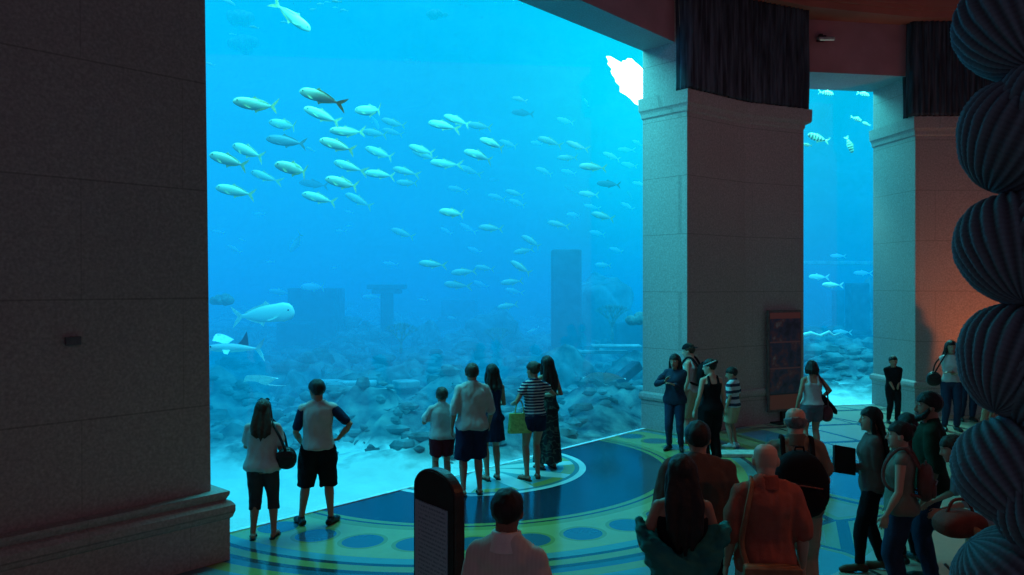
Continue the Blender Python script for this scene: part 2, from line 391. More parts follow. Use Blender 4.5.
class Person:
    def __init__(s, label, x, y, face, h, fem=False, skin='light', hair='dark', lean=0, twist=0, yaw=0, nod=0, tilt=0,
                 hl=None, hr=None, pl=None, pr=None, hdl=None, hdr=None, feet=None, turn=8, fat=1.0, vox=.0085, hairstyle='short', curl=.45,
                 eyes=False, cat='person', z=0, group=None, kl=(0, 1, 0), bald=False, headk=1.0):
        """face: heading in degrees, 0 = looking away along +Y, positive turns to the left"""
        s.k = h/1.75; s.fem = fem; s.fat = fat; s.label = label; s.vox = vox
        s.root = empty('person', (x, y, z), math.radians(face), label, cat, group)
        s.lean, s.twist = lean, math.radians(twist)
        sw = .150 if fem else .172
        g = .9 if fem else 1.0; s.g = g
        s.hip = [V((-.09, 0, .91)), V((.09, 0, .91))]
        s.sh = [s.bend(V((-sw*fat**.5, -.005, 1.402))), s.bend(V((sw*fat**.5, -.005, 1.402)))]
        ft = feet or ((-.11, 0, 0), (.11, 0, 0)); s.ank = []; s.kn = []; s.fdir = []
        for i in (0, 1):
            kn, an = ik(s.hip[i], V(ft[i])+V((0, -.02, .085)), .43, .415, kl)
            s.kn.append(kn); s.ank.append(an); ta = math.radians(turn)*(1 if i == 0 else -1)
            s.fdir.append(Matrix.Rotation(ta, 3, 'Z') @ V((0, 1, 0)))
        hs = (hl or (-.25*fat**.5, .04, .885), hr or (.25*fat**.5, .04, .885)); po = (pl or (-.4, -1, -.1), pr or (.4, -1, -.1))
        s.el = []; s.wr = []
        for i in (0, 1):
            e, w = ik(s.sh[i], hs[i], .285, .25, po[i]); s.el.append(e); s.wr.append(w)
        s.hdir = []
        for i, hd in enumerate((hdl, hdr)):
            s.hdir.append(V(hd).normalized() if hd else (s.wr[i]-s.el[i]).normalized())
        s.neck = s.bend(V((0, -.02, 1.47)))
        s.HM = Matrix.Translation(s.bend(V((0, .0, 1.535)))) @ Matrix.Rotation(s.twist+math.radians(yaw), 4, 'Z') @ Matrix.Rotation(math.radians(-nod), 4, 'X') @ Matrix.Rotation(math.radians(tilt), 4, 'Y') @ Matrix.Translation(V((0, .015, .085))) @ Matrix.Scale(headk*1.06, 4)
        s.body(SKIN[skin], curl, eyes)
        if hairstyle: s.hair(HAIR[hair], hairstyle)
    def bend(s, p):
        t = max(0, min(1, (p.z-.95)/.45)); t = t*t*(3-2*t)
        q = V((p.x, p.y, p.z-1.0))
        if p.z > .95:
            q = Matrix.Rotation(s.twist*t, 3, 'Z') @ q
            a = math.radians(s.lean)*t
            q = V((q.x, q.y*math.cos(a)+q.z*math.sin(a), q.z*math.cos(a)-q.y*math.sin(a)))
        return V((q.x, q.y, q.z+1.0))
    def tor(s, z0, z1, inc=0., hem=0., extra=None, prof=None):
        rows = prof or (FEM if s.fem else MALE); f = s.fat
        zs = [r[0] for r in rows]
        def samp(z):
            z = max(zs[0], min(zs[-1], z))
            for a, b in zip(rows, rows[1:]):
                if z <= b[0]+1e-9:
                    t = (z-a[0])/(b[0]-a[0]); return [a[i]+(b[i]-a[i])*t for i in (1, 2, 3)]
        n = max(3, int((z1-z0)/.03)); rings = []
        for i in range(n+1):
            z = z0+(z1-z0)*i/n; w, fr, bk = samp(z)
            bel = math.exp(-((z-1.05)/.16)**2)*(f-1)*.5
            hh = inc+hem*(1-i/n)**1.5
            fz = f if z < 1.38 else 1+(f-1)*max(0, (1.5-z)/.12)*.6
            rings.append((z, 0, 0, w*fz+hh, fr*(fz+bel*1.6)+hh, bk*fz+hh))
        v, fc = loft(rings, n=28, power=2.4)
        return [s.bend(p) for p in v], fc
    def body(s, mat, curl, eyes):
        g = s.g; f = s.fat**.7; P = [s.tor(.83, 1.49)]
        for i in (0, 1):
            a, b, c = s.hip[i], s.kn[i], s.ank[i]
            cf = b.lerp(c, .3)+V((0, -.012, 0))
            P.append(tube([a, a.lerp(b, .45), a.lerp(b, .85), b, cf, b.lerp(c, .75), c], [.088*f, .080*f, .058*f, .053*f, .056*f, .038*f, .035], n=14))
            d = s.fdir[i]; c0 = V((c.x, c.y, 0))
            v, fc = tube([c0-d*.045+V((0, 0, .042)), c0+d*.01+V((0, 0, .055)), c0+d*.08+V((0, 0, .036)), c0+d*.14+V((0, 0, .028)), c0+d*.175+V((0, 0, .024))], [.030, .034, .034, .036, .022], n=12, squash=(1, 1), up=(0, 0, 1))
            P.append(([V((p.x, p.y, max(p.z, .012))) for p in v], fc))
            P.append(tube([c+V((0, 0, .02)), c0+V((0, 0, .05))], [.034, .032], n=12))
            sh, e, w = s.sh[i], s.el[i], s.wr[i]
            P.append(tube([sh, sh.lerp(e, .4), e, e.lerp(w, .3), e.lerp(w, .75), w], [.052*g*f, .045*g*f, .037*g*f, .040*g*f, .029*g, .024*g], n=12))
            nk = s.neck.lerp(sh, .45); P.append(tube([s.neck, nk+V((0, 0, .0)), sh], [.050*g, .048*g, .048*g], n=12)); P.append(tube([s.neck+V((0, -.01, .03)), s.neck.lerp(sh, .6)+V((0, -.01, .0))], [.045*g, .040*g], n=12))
            sx = -1 if i == 0 else 1; hd = s.hdir[i]
            if abs(hd.z) > .75 and hd.z < 0: nn, hint = V((-sx, 0, 0)), V((0, 1, 0))
            else: nn, hint = V((-sx*.6, .2, -.6)), V((-sx*.5, 0, 1))
            P += hand(w, hd, nn, hint, s=1.03*(.93 if s.fem else 1), curl=curl)
        M = s.HM
        P.append(tube([s.neck+V((0, 0, -.04)), s.neck.lerp(M @ V((0, -.02, -.06)), .6), M @ V((0, -.022, -.02))], [.066*g, .058*g, .058*g], n=14))
        rows = [(-.115, .02, .028, .055, .012), (-.102, .0, .042, .085, .030), (-.080, .0, .054, .091, .045), (-.05, 0, .062, .090, .070), (-.015, 0, .070, .088, .088), (.018, 0, .074, .082, .098),
                (.045, 0, .077, .090, .101), (.075, 0, .073, .084, .093), (.098, 0, .056, .062, .070), (.112, 0, .030, .030, .038)]
        v, fc = loft([(z, 0, cy, rx, rf-cy, rb+cy) for z, cy, rx, rf, rb in rows], n=22, power=2.1); P.append(([M @ p for p in v], fc))
        H = [tube([V((0, .085, .030)), V((0, .098, -.005)), V((0, .106, -.026))], [.008, .011, .014], n=8),
             tube([V((-.016, .092, -.030)), V((.016, .092, -.030))], [.009, .009], n=8),
             tube([V((-.042, .074, .040)), V((0, .089, .040)), V((.042, .074, .040))], [.009, .010, .009], n=8),
             tube([V((-.022, .083, -.056)), V((0, .090, -.055)), V((.022, .083, -.056))], [.006, .008, .006], n=8),
             tube([V((-.018, .081, -.068)), V((0, .087, -.068)), V((.018, .081, -.068))], [.006, .008, .006], n=8),
             ball((0, .072, -.098), (.024, .02, .017)), ball((-.077, -.008, .0), (.013, .022, .034)), ball((.077, -.008, .0), (.013, .022, .034))]
        for v, fc in H: P.append(([M @ p for p in v], fc))
        me = fuse(P, s.vox*max(s.k, .8), 3, s.k, .45)
        mats = [mat]
        o = meshobj('body', me, [mat, LIP] if eyes else [mat], s.root); s.bodyo = o
        if eyes:
            Mi = s.HM.inverted()
            for p in me.polygons:
                q = Mi @ (p.center/s.k)
                if q.y > .072 and abs(q.x) < .026 and -.076 < q.z < -.048: p.material_index = 1
            for sx in (-1, 1):
                m2 = MB().add(ball((sx*.031, .078, .020), (.0125, .0105, .0095)))
                e = mobj('eye', [(M @ p)*s.k for p in m2.v], m2.f, [EYEW, EYED], o)
                for p in e.data.polygons:
                    if (Mi @ (p.center/s.k)-V((sx*.031, .089, .020))).length < .008: p.material_index = 1
    def hair(s, mat, style):
        M = s.HM; P = []
        v, f = ball((0, -.012, .034), (.090, .111, .101), n=24, m=16)
        if style == 'balding':
            v2 = [V((p.x, p.y, max(min(p.z, .045-.2*abs(p.x)), -.055))) for p in v]
            v2 = [V((p.x, min(p.y, .015), p.z)) for p in v2]
        else:
            v2 = []
            for p in v:
                zl = .062 if p.y > .05 else (-.078+(p.y+.1)*.93)
                v2.append(V((p.x, p.y, max(p.z, zl-.02 if style != 'crop' else zl))))
        P.append(([M @ p for p in v2], f))
        def Mp(*p): return M @ V(p)
        B = s.bend
        if style in ('long', 'verylong', 'mid'):
            zb = {'mid': 1.36, 'long': 1.26, 'verylong': 1.12}[style]
            bk = -.135 if s.fat < 1.1 else -.15
            for x in (-.045, 0, .045):
                P.append(tube([Mp(x, -.06, .05), Mp(x*1.2, -.085, -.05), B(V((x*1.9, bk+.03, 1.44))), B(V((x*1.8, bk, (1.44+zb)/2))), B(V((x*1.0, bk, zb+abs(x)*.8)))], [.05, .052, .05, .043, .014], n=12, squash=(.7, 1)))
            for sx in (-1, 1):
                P.append(tube([Mp(sx*.06, .0, .06), Mp(sx*.083, .0, -.02), Mp(sx*.085, -.01, -.10), B(V((sx*.10, -.04, max(zb+.06, 1.36))))], [.022, .026, .030, .016], n=10))
        elif style == 'bob':
            for a in range(-120, 121, 24):
                x, y = .078*math.sin(math.radians(a)), -.012-.09*math.cos(math.radians(a))
                P.append(tube([Mp(x*.9, y*.9, .04), Mp(x*1.15, y*1.1, -.03), Mp(x*1.12, y*1.05, -.085)], [.028, .034, .022], n=10))
        elif style == 'bun':
            P.append(ball(Mp(0, -.105, .075), (.042, .042, .040)))
        elif style == 'ponytail':
            P.append(tube([Mp(0, -.09, .05), Mp(0, -.15, .03), Mp(0, -.155, -.06), Mp(0, -.14, -.16)], [.025, .034, .034, .015], n=10))
            P.append(ball(Mp(0, -.075, .07), (.05, .045, .045)))
        me = fuse(P, .009*max(s.k, .8), 2, s.k); wrinkle(me, .005, 34, 5, 3)
        s.hairo = meshobj('hair', me, mat, s.root)
    # clothing -----------------------------------------------------------
    def part(s, name, P, mat, vox=.011, sm=3, wr=.006, seed=0, label=None, fx=9, fz=4):
        me = fuse(P, vox*max(s.k, .8), sm, s.k)
        if wr: wrinkle(me, wr*1.7, fx, fz*1.2, seed)
        o = meshobj(name, me, mat, s.root)
        if label: o['label'] = label
        return o
    def shirt(s, mat, z0=.90, sleeve=.5, inc=.014, hem=.018, name='shirt', label=None, wr=.006, collar=False, neck=1.475):
        P = [s.tor(z0, neck, inc, hem)]; f = s.fat**.7
        for i in (0, 1):
            sh, e, w = s.sh[i], s.el[i], s.wr[i]; g = s.g*f
            P.append(tube([s.neck.lerp(sh, .25)+V((0, 0, -.01)), sh], [.052*s.g+inc*.6, .056*s.g+inc*.7], n=14))
            P.append(tube([s.neck+V((0, -.01, .02)), s.neck.lerp(sh, .6)+V((0, -.01, .0))], [.046*s.g+inc*.6, .044*s.g+inc*1.0], n=12))
            if sleeve <= 0: continue
            pts = [sh, sh.lerp(e, .5)]; rad = [.058*g+inc*.4, .056*g+inc*.8]
            if sleeve <= .6: pts[-1] = sh.lerp(e, sleeve); rad[-1] = .060*g+inc
            else:
                pts += [e]; rad += [.046*g+inc*.7]
                if sleeve > 1: pts += [e.lerp(w, sleeve-1)]; rad += [.036*g+inc*.6]
            v, fc = tube(pts, rad, n=14, caps=True)
            P.append((v, fc))
        if collar:
            M = s.HM; a_ = s.neck+V((0, .0, -.035)); b_ = s.neck.lerp(M @ V((0, -.022, -.05)), .62)
            cm = fuse([tube([a_, b_], [.100, .076], n=20, caps=False)], .006, 1, s.k)
            meshobj('collar', cm, collar, s.root)
        return s.part(name, P, mat, wr=wr, seed=len(s.label), label=label)
    def tank(s, mat, z0=.90, name='tank_top', inc=.012, hem=.015, label=None, top=1.35):
        P = [s.tor(z0, top, inc, hem)]
        for i in (0, 1):
            sx = -1 if i == 0 else 1; w = .085 if s.fem else .10
            B = s.bend
            P.append(tube([B(V((sx*w, .085, top-.03))), B(V((sx*w*.95, .035, 1.455))), B(V((sx*w*.95, -.04, 1.475))), B(V((sx*w, -.10, top-.02)))], [.022, .022, .024, .03], n=10))
        return s.part(name, P, mat, seed=len(s.label), label=label, wr=.004)
    def pants(s, mat, end=1.95, loose=.014, name='trousers', wr=.006, label=None):
        """end: 0..1 thigh, 1..2 shin"""
        P = [s.tor(.84, 1.02, .012, .0)]; f = s.fat**.7
        for i in (0, 1):
            a, b, c = s.hip[i], s.kn[i], s.ank[i]; pts = [a]; rad = [.094*f+loose]
            st = [(.5, .084*f+loose), (1.0, .060*f+loose*1.2), (1.3, .060*f+loose), (1.65, .048*f+loose), (2.0, .044*f+loose)]
            for t, r in st:
                if t < end-.05: pts.append(a.lerp(b, t) if t <= 1 else b.lerp(c, t-1)); rad.append(r)
            pr = [q for q in st if q[0] >= end-.05]; r = pr[0][1] if pr else st[-1][1]
            pts.append(a.lerp(b, end) if end <= 1 else b.lerp(c, end-1)); rad.append(r+(.012 if end < 1.2 else 0))
            v, fc = tube(pts, rad, n=16, caps=False); P.append((v, fc)); P.append(ball(a, .094*f+loose))
        return s.part(name, P, mat, seed=len(s.label)+3, label=label, wr=wr)
    def skirt(s, mat, z1=1.02, z0=.5, flare=.05, name='skirt', top=None, wr=.012):
        rings = []; n = 12; rows = FEM; f = s.fat
        for i in range(n+1):
            z = z0+(.92-z0)*i/n; t = 1-i/n; w = .178*f+flare*t; d = .125*f+flare*t
            my = (s.ank[0].y+s.ank[1].y)/2*max(0, t)*.8
            rings.append((z, 0, my, w, d, d+.01))
        v, fc = loft(rings, n=32, power=2.1)
        P = [(v, fc), s.tor(.90, top or z1, .012, .012)]
        if top:
            for i in (0, 1): P.append(tube([s.neck.lerp(s.sh[i], .45)+V((0, 0, -.02)), s.sh[i].lerp(s.neck, .3)], [.048, .046], n=12))
        return s.part(name, P, mat, seed=len(s.label)+5, wr=wr, fx=14, fz=1.2)
    def shoes(s, mat, high=False, name='shoe'):
        for i in (0, 1):
            d = s.fdir[i]; c = s.ank[i]; c0 = V((c.x, c.y, 0)); P = []
            v, fc = tube([c0-d*.055+V((0, 0, .040)), c0+d*.01+V((0, 0, .055)), c0+d*.08+V((0, 0, .040)), c0+d*.15+V((0, 0, .034)), c0+d*.19+V((0, 0, .028))], [.042, .043, .042, .042, .030], n=14, up=(0, 0, 1))
            P.append(([V((p.x, p.y, max(p.z, .0))) for p in v], fc))
            P.append(tube([c0+V((0, 0, .05)), c0+V((0, 0, .20 if high else .105))], [.044, .046 if high else .044], n=14, caps=False))
            me = fuse(P, .009*max(s.k, .8), 2, s.k); meshobj(name, me, mat, s.root)
    def sandals(s, mat):
        for i in (0, 1):
            d = s.fdir[i]; c = s.ank[i]; c0 = V((c.x, c.y, 0)); sd = V((d.y, -d.x, 0)); m = MB()
            pts = []
            for t, w in ((-.085, .022), (-.06, .036), (0, .036), (.07, .036), (.13, .044), (.17, .04), (.20, .02)): pts.append((t, w))
            poly = [(c0+d*t+sd*w) for t, w in pts]+[(c0+d*t-sd*w) for t, w in reversed(pts)]
            m.add(prism([(p.x*s.k, p.y*s.k) for p in poly], 0, .014*s.k))
            o = m.obj('sandal', mat, s.root)
            st = MB().add(tube([(c0+d*.09+sd*.042+V((0, 0, .01)))*s.k, (c0+d*.10+V((0, 0, .072)))*s.k, (c0+d*.09-sd*.042+V((0, 0, .01)))*s.k], .007, n=8))
            st.obj('strap', mat, o, smooth=True)
    def W(s, p):
        """person's reference coordinates -> world"""
        return Matrix.Translation(s.root.location) @ Matrix.Rotation(s.root.rotation_euler.z, 4, 'Z') @ (V(p)*s.k)
    def cap(s, mat, back=False):
        M = s.HM; P = []
        v, f = ball((0, -.008, .045), (.091, .108, .090), n=24, m=14)
        P.append(([M @ V((p.x, p.y, max(p.z, .045))) for p in v], f))
        sg = -1 if back else 1
        br = loft([(.045, 0, sg*.10, .062, .07, .07), (.056, 0, sg*.10, .060, .068, .068)], n=20)
        P.append(([M @ V((p.x, p.y, p.z-.25*max(0, abs(p.y)-.10))) for p in br[0]], br[1]))
        me = fuse(P, .008, 1, s.k); return meshobj('cap', me, mat, s.root)

def wtube(name, pts, r, mat, parent=None, n=8, squash=None):
    """tube through world points, smoothed"""
    pts = [V(p) for p in pts]; out = []
    ext = [pts[0]*2-pts[1]]+pts+[pts[-1]*2-pts[-2]]
    for i in range(1, len(ext)-2):
        p0, p1, p2, p3 = ext[i-1:i+3]
        for q in range(5):
            t = q/5; out.append(.5*((2*p1)+(-p0+p2)*t+(2*p0-5*p1+4*p2-p3)*t*t+(-p0+3*p1-3*p2+p3)*t**3))
    out.append(pts[-1])
    m = MB().add(tube(out, r, n=n, squash=squash))
    if parent:
        L = parent.location; R = Matrix.Rotation(-parent.rotation_euler.z, 4, 'Z'); m.v = [R @ (v-L) for v in m.v]
    return m.obj(name, mat, parent, smooth=True)
def puffy(w, d, h, n=24, pw=3.2, top=.7, bot=.85):
    rings = []
    for i in range(13):
        t = i/12; e = (1-abs(2*t-1)**pw)**(1/pw) if 0 < t < 1 else .35
        e = max(e, .35); k = (bot+(1-bot)*min(1, t*3)) if t < .33 else (1-(1-top)*max(0, (t-.6)/.4))
        rings.append((h*(t-.5), 0, 0, w/2*e*k, d/2*e, d/2*e))
    return loft(rings, n=n, power=pw)
#@@PART2
# ------------------------------------------------------------------ setting
A = V((-3.63, 8.65)); B_ = V((2.56, 15.66)); G2a = V((6.0, 18.45)); G2b = V((20, 20.58))
def gl1(X): return 15.66+(X-2.56)*1.1325
def gl2(X): return 18.45+(X-6.0)*.152
def glassY(X): return gl1(X) if X < 4.9 else gl2(X)
FM = floor_mat()
fl = [(-9, -5), (14, -5), (14, 19.66), (6.0, 18.45), (2.56, 15.66), (-3.63, 8.65), (-9, 2.57)]
o = MB(); o.v = [V((x, y, 0)) for x, y in fl]; o.f = [tuple(range(len(fl)))]
tag(o.obj('floor', FM), kind='structure')
o = MB(); o.v = [V((x, y, 10.2)) for x, y in fl]; o.f = [tuple(reversed(range(len(fl))))]
tag(o.obj('ceiling', PLASTER), kind='structure')

def build_profile(name, poly, prof, mat, parent=None, **kw):
    m = MB().add(profile(poly, prof)); return m.obj(name, mat, parent)
# left pier
LP = [(-3.06, 8.15), (-3.63, 8.66), (-9.0, 2.58), (-8.6, 1.855)]
area = sum(LP[i][0]*LP[(i+1) % 4][1]-LP[(i+1) % 4][0]*LP[i][1] for i in range(4))
if area < 0: LP.reverse()
m = MB().add(profile(LP, [(0, 0), (10.2, .0)]))
for v in m.v:
    if v.z > 5: v.x -= .12; v.y -= .0
tag(m.obj('wall_left', STONE), kind='structure')
tag(build_profile('baseboard_left', LP, [(0, .13), (.42, .13), (.44, .15), (.50, .17), (.56, .17), (.60, .14), (.615, .10), (.63, .11), (.67, .13), (.70, .13), (.705, .0)], STONE), kind='structure')
# middle pier between the two windows
MP = [(2.56, 15.66), (3.25, 14.85), (4.65, 15.96), (6.05, 16.6), (6.0, 18.43)]
pm = tag(MB().add(profile(MP, [(0, 0), (10.2, 0)])).obj('wall_middle', STONE), kind='structure')
CAPP = [(6.02, .0), (6.05, .05), (6.12, .06), (6.16, .09), (6.19, .13), (6.43, .15), (6.435, .0)]
cp = tag(build_profile('trim_1', MP, [(z, d*.45) for z, d in CAPP], STONE), kind='structure')
for vv in cp.data.vertices:
    if math.hypot(vv.co.x-6.05, vv.co.y-16.6) < .15: vv.co.x += .10 if vv.co.z > 6.13 and vv.co.z < 6.434 else 0
PLI = [(0, .02), (.56, .02), (.58, .05), (.63, .06), (.69, .05), (.72, .02), (.725, 0)]
tag(build_profile('trim_2', MP, PLI, STONE), kind='structure')
# right pier and wall
RP = [(8.50, 18.83), (8.72, 17.3), (14, 17.2), (14, 19.66)]
tag(MB().add(profile(RP, [(0, 0), (10.2, 0)])).obj('wall_right', STONE), kind='structure')
tag(build_profile('trim_3', RP, [(z, d*.45) for z, d in CAPP], STONE), kind='structure')
tag(build_profile('trim_4', RP, PLI, STONE), kind='structure')
# lintels above the windows
nrm = V((.7502, -.6612))
L1 = [tuple(A+nrm*.0), tuple(A+nrm*.76), tuple(B_+nrm*.76), tuple(B_+nrm*.0)]
tag(MB().add(prism(L1, 7.38, 10.2)).obj('wall_lintel', [PLASTER, STONE]), kind='structure')
lo = bpy.data.objects['wall_lintel']
for p in lo.data.polygons:
    if p.normal.z < -.5: p.material_index = 1
L2 = [(6.0, 17.05), (8.71, 17.5), (8.5, 18.9), (6.0, 18.45)]
l2 = tag(MB().add(prism(L2, 7.36, 10.2)).obj('wall_lintel', [PLASTER, STONE]), kind='structure')
for p in l2.data.polygons:
    if p.normal.z < -.5: p.material_index = 1
# cornice beam running round the hall over the drapes
CB = [(-3.0, 7.9), (.9, 12.25), (3.05, 14.35), (4.45, 15.55), (6.1, 16.33), (8.7, 17.0), (14, 16.95)]
CBb = [(14, 17.6), (8.6, 17.7), (6.0, 17.1), (4.2, 16.3), (2.8, 15.2), (.4, 12.8), (-3.4, 8.4)]
m = MB()
for z0, z1, d in ((8.48, 8.62, 0), (8.62, 8.70, .05), (8.70, 9.5, .09), (9.5, 9.62, .16)):
    pl = [(x+d*.5, y-d) for x, y in CB]+CBb
    m.add(prism(pl, z0, z1))
tag(m.obj('trim_5', BEAM), kind='structure')

# fluted dark drapes over the capitals
DRAPE, nt, out = nmat('dark navy ribbed fabric'); b = node(nt, 'ShaderNodeBsdfPrincipled'); g = node(nt, 'ShaderNodeNewGeometry')
mp = node(nt, 'ShaderNodeMapping'); mp.inputs['Scale'].default_value = (9, 9, .7); nt.links.new(g.outputs['Position'], mp.inputs[0])
nz = node(nt, 'ShaderNodeTexNoise'); nz.inputs['Scale'].default_value = 1.6; nz.inputs['Detail'].default_value = 4; nt.links.new(mp.outputs[0], nz.inputs['Vector'])
nt.links.new(ramp(nt, nz.outputs[0], [(.36, (.010, .014, .022)), (.52, (.035, .048, .065)), (.66, (.065, .085, .11))]), b.inputs['Base Color']); b.inputs['Roughness'].default_value = .9  # pale and dark streaks paint ridge highlights and shade into the fabric
nt.links.new(b.outputs[0], out.inputs[0])
def drape(path, z0, z1, label, seed):
    pts = []; L = 0
    for a, b in zip(path, path[1:]):
        a, b = V(a), V(b); n = max(2, int((b-a).length/.025))
        for i in range(n): pts.append(a.lerp(b, i/n))
    pts.append(V(path[-1])); v = []; f = []; rows = 26; n = len(pts)
    for r in range(rows+1):
        z = z0+(z1-z0)*r/rows
        for i, p in enumerate(pts):
            t = (pts[min(i+1, n-1)]-pts[max(i-1, 0)]).normalized(); nn = V((t.y, -t.x)); s = i*.025
            d = .085+.03*math.sin(s*52+1.3*noise.noise(V((s*2, z*.8, seed))))+.022*noise.noise(V((s*16, z*1.1, seed)))
            if r < 2: d += .012*noise.noise(V((s*30, 0, seed)))
            zz = z+(.03*noise.noise(V((s*14, 3, seed))) if r == 0 else 0)
            v.append(V((p.x+nn.x*d, p.y+nn.y*d, zz)))
    for r in range(rows):
        for i in range(n-1): f.append((r*n+i, r*n+i+1, (r+1)*n+i+1, (r+1)*n+i))
    o = mobj('drape', v, f, DRAPE); sl = o.modifiers.new('s', 'SOLIDIFY'); sl.thickness = .03; sl.offset = -1
    tag(o, label, 'drape')
drape([(3.13, 15.2), (3.25, 14.85), (4.65, 15.96), (6.05, 16.6), (6.07, 16.9)], 6.45, 8.50, 'dark ribbed fabric wrap above the capital of the pier between the two tank windows', 1)
drape([(8.68, 17.6), (8.72, 17.3), (10.45, 17.27), (10.5, 17.3)], 6.45, 8.50, 'dark ribbed fabric wrap above the capital beside the shell column', 4)

# small security light above the narrow window
t = empty('wall_lamp', (6.60, 17.0, 8.03), 0, 'small wall floodlight on the red wall above the narrow window', 'lamp')
MB().box((0, .07, .03), (.16, .16, .10)).obj('housing', BLACKM, t, bevel=.01)
MB().box((0, .12, .10), (.06, .12, .06)).obj('bracket', BLACKM, t)
m = MB().box((0.03, -.09, -.02), (.34, .17, .07), rx=.35); m.obj('lamp_head', simple('grey lamp metal', (.3, .3, .3), .5), t, bevel=.012)
MB().box((0.03, -.11, -.055), (.29, .12, .012), rx=.35).obj('glass_face', simple('frosted lamp glass', (.5, .6, .5), .4, emit=.35), t)

# windows: acrylic panes
GM = glass_mat()
def pane(name, a, b, z1, n):
    a, b = V(a), V(b); d = (b-a).normalized(); nn = V((d.y, -d.x))
    m = MB().add(prism([tuple(a), tuple(a+nn*.02), tuple(b+nn*.02), tuple(b)], 0.0, z1))
    o = tag(m.obj(name, GM), kind='structure')
    return o
pane('window_1', A, B_, 7.38, 1)
pane('window_2', G2a+V((.0, 0)), V((8.5, 18.83)), 7.36, 2)
SILM = simple('pale sealant strip', (.85, .9, .88), .5, bump=0)
for nm, a, b in (('trim_6', A, B_), ('trim_7', G2a, V((8.5, 18.83)))):
    a, b = V(a), V(b); d = (b-a).normalized(); nn = V((d.y, -d.x))
    tag(MB().add(prism([tuple(a+nn*.02), tuple(a+nn*.09), tuple(b+nn*.09), tuple(b+nn*.02)], 0.0, .010)).obj(nm, SILM), kind='structure')

# ------------------------------------------------------------------ the tank
def off(p, d):
    return p
wp = [(-9.0, 2.62), (-3.66, 8.67), (2.53, 15.69), (5.98, 18.48), (8.5, 18.87), (24, 21.2), (24, 35.5), (-17, 35.5), (-17, 2.62)]
wm = water_mat()
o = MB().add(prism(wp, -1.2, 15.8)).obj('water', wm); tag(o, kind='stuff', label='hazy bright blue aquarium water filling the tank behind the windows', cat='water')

def h_at(X, Y):
    d = Y-glassY(X)
    ramp_ = max(0, min(1, (Y-10.9)/3.6)); dd = max(0, min(1, (d-.2)/1.3))
    r = ramp_*ramp_*(3-2*ramp_)*dd
    n = noise.noise(V((X*.55, Y*.55, 2)))+.5*noise.noise(V((X*1.3, Y*1.3, 5)))+.3*abs(noise.noise(V((X*3, Y*3, 8))))+.2*abs(noise.noise(V((X*6.1, Y*6.1, 9))))
    return .0+.04*noise.noise(V((X*1.4, Y*1.4, 1)))*min(1, d)+r*(.55+.75*n)*(1 if X < -1 else .7)+max(0, Y-19)*.07-.02
def seabed_mat():
    m, nt, out = nmat('sand and reef rock')
    b = node(nt, 'ShaderNodeBsdfPrincipled'); g = node(nt, 'ShaderNodeNewGeometry'); sp = node(nt, 'ShaderNodeSeparateXYZ'); nt.links.new(g.outputs['Position'], sp.inputs[0])
    nz = node(nt, 'ShaderNodeTexNoise'); nz.inputs['Scale'].default_value = 2.2; nz.inputs['Detail'].default_value = 8; nt.links.new(g.outputs['Position'], nz.inputs['Vector'])
    h = mth(nt, 'ADD', sp.outputs['Z'], mth(nt, 'MULTIPLY', mth(nt, 'SUBTRACT', nz.outputs[0], .5), .7))
    rx = node(nt, 'ShaderNodeMapRange'); rx.inputs['From Min'].default_value = -1.0; rx.inputs['From Max'].default_value = .6; nt.links.new(sp.outputs['X'], rx.inputs['Value'])
    rx2 = node(nt, 'ShaderNodeMapRange'); rx2.inputs['From Min'].default_value = 6.6; rx2.inputs['From Max'].default_value = 5.8; nt.links.new(sp.outputs['X'], rx2.inputs['Value'])
    h = mth(nt, 'ADD', h, mth(nt, 'MULTIPLY', mth(nt, 'MULTIPLY', rx.outputs[0], rx2.outputs[0]), .36))
    sand = mixc(nt, nz.outputs[0], (.55, .60, .55), (.85, .9, .8))
    rock = ramp(nt, nz.outputs[0], [(.35, (.03, .06, .08)), (.55, (.12, .20, .20)), (.72, (.24, .32, .28))])
    f = mth(nt, 'MULTIPLY', mth(nt, 'SUBTRACT', h, .10), 5.0, clamp=True)
    nt.links.new(mixc(nt, f, sand, rock), b.inputs['Base Color']); b.inputs['Roughness'].default_value = .95; b.inputs['Specular IOR Level'].default_value = 0
    bp = node(nt, 'ShaderNodeBump'); bp.inputs['Strength'].default_value = .6; bp.inputs['Distance'].default_value = .1
    nt.links.new(nz.outputs[0], bp.inputs['Height']); nt.links.new(bp.outputs[0], b.inputs['Normal'])
    nt.links.new(b.outputs[0], out.inputs[0]); return m
SB = seabed_mat()
v = []; f = []; xs = [-16.5+i*.22 for i in range(183)]; ds = [.04]+[.04+.12*1.028**i*(i) for i in range(1, 76)]
for X in xs:
    for d in ds: Y = min(glassY(X)+.02+d, 35.2); v.append(V((X, Y, h_at(X, Y))))
n = len(ds)
for i in range(len(xs)-1):
    if xs[i] <= 4.9 < xs[i+1]: pass
    for j in range(n-1): f.append((i*n+j, (i+1)*n+j, (i+1)*n+j+1, i*n+j+1))
tag(mobj('seabed', v, f, SB), 'sandy tank floor rising into rocky reef rubble', 'seabed', kind='structure')
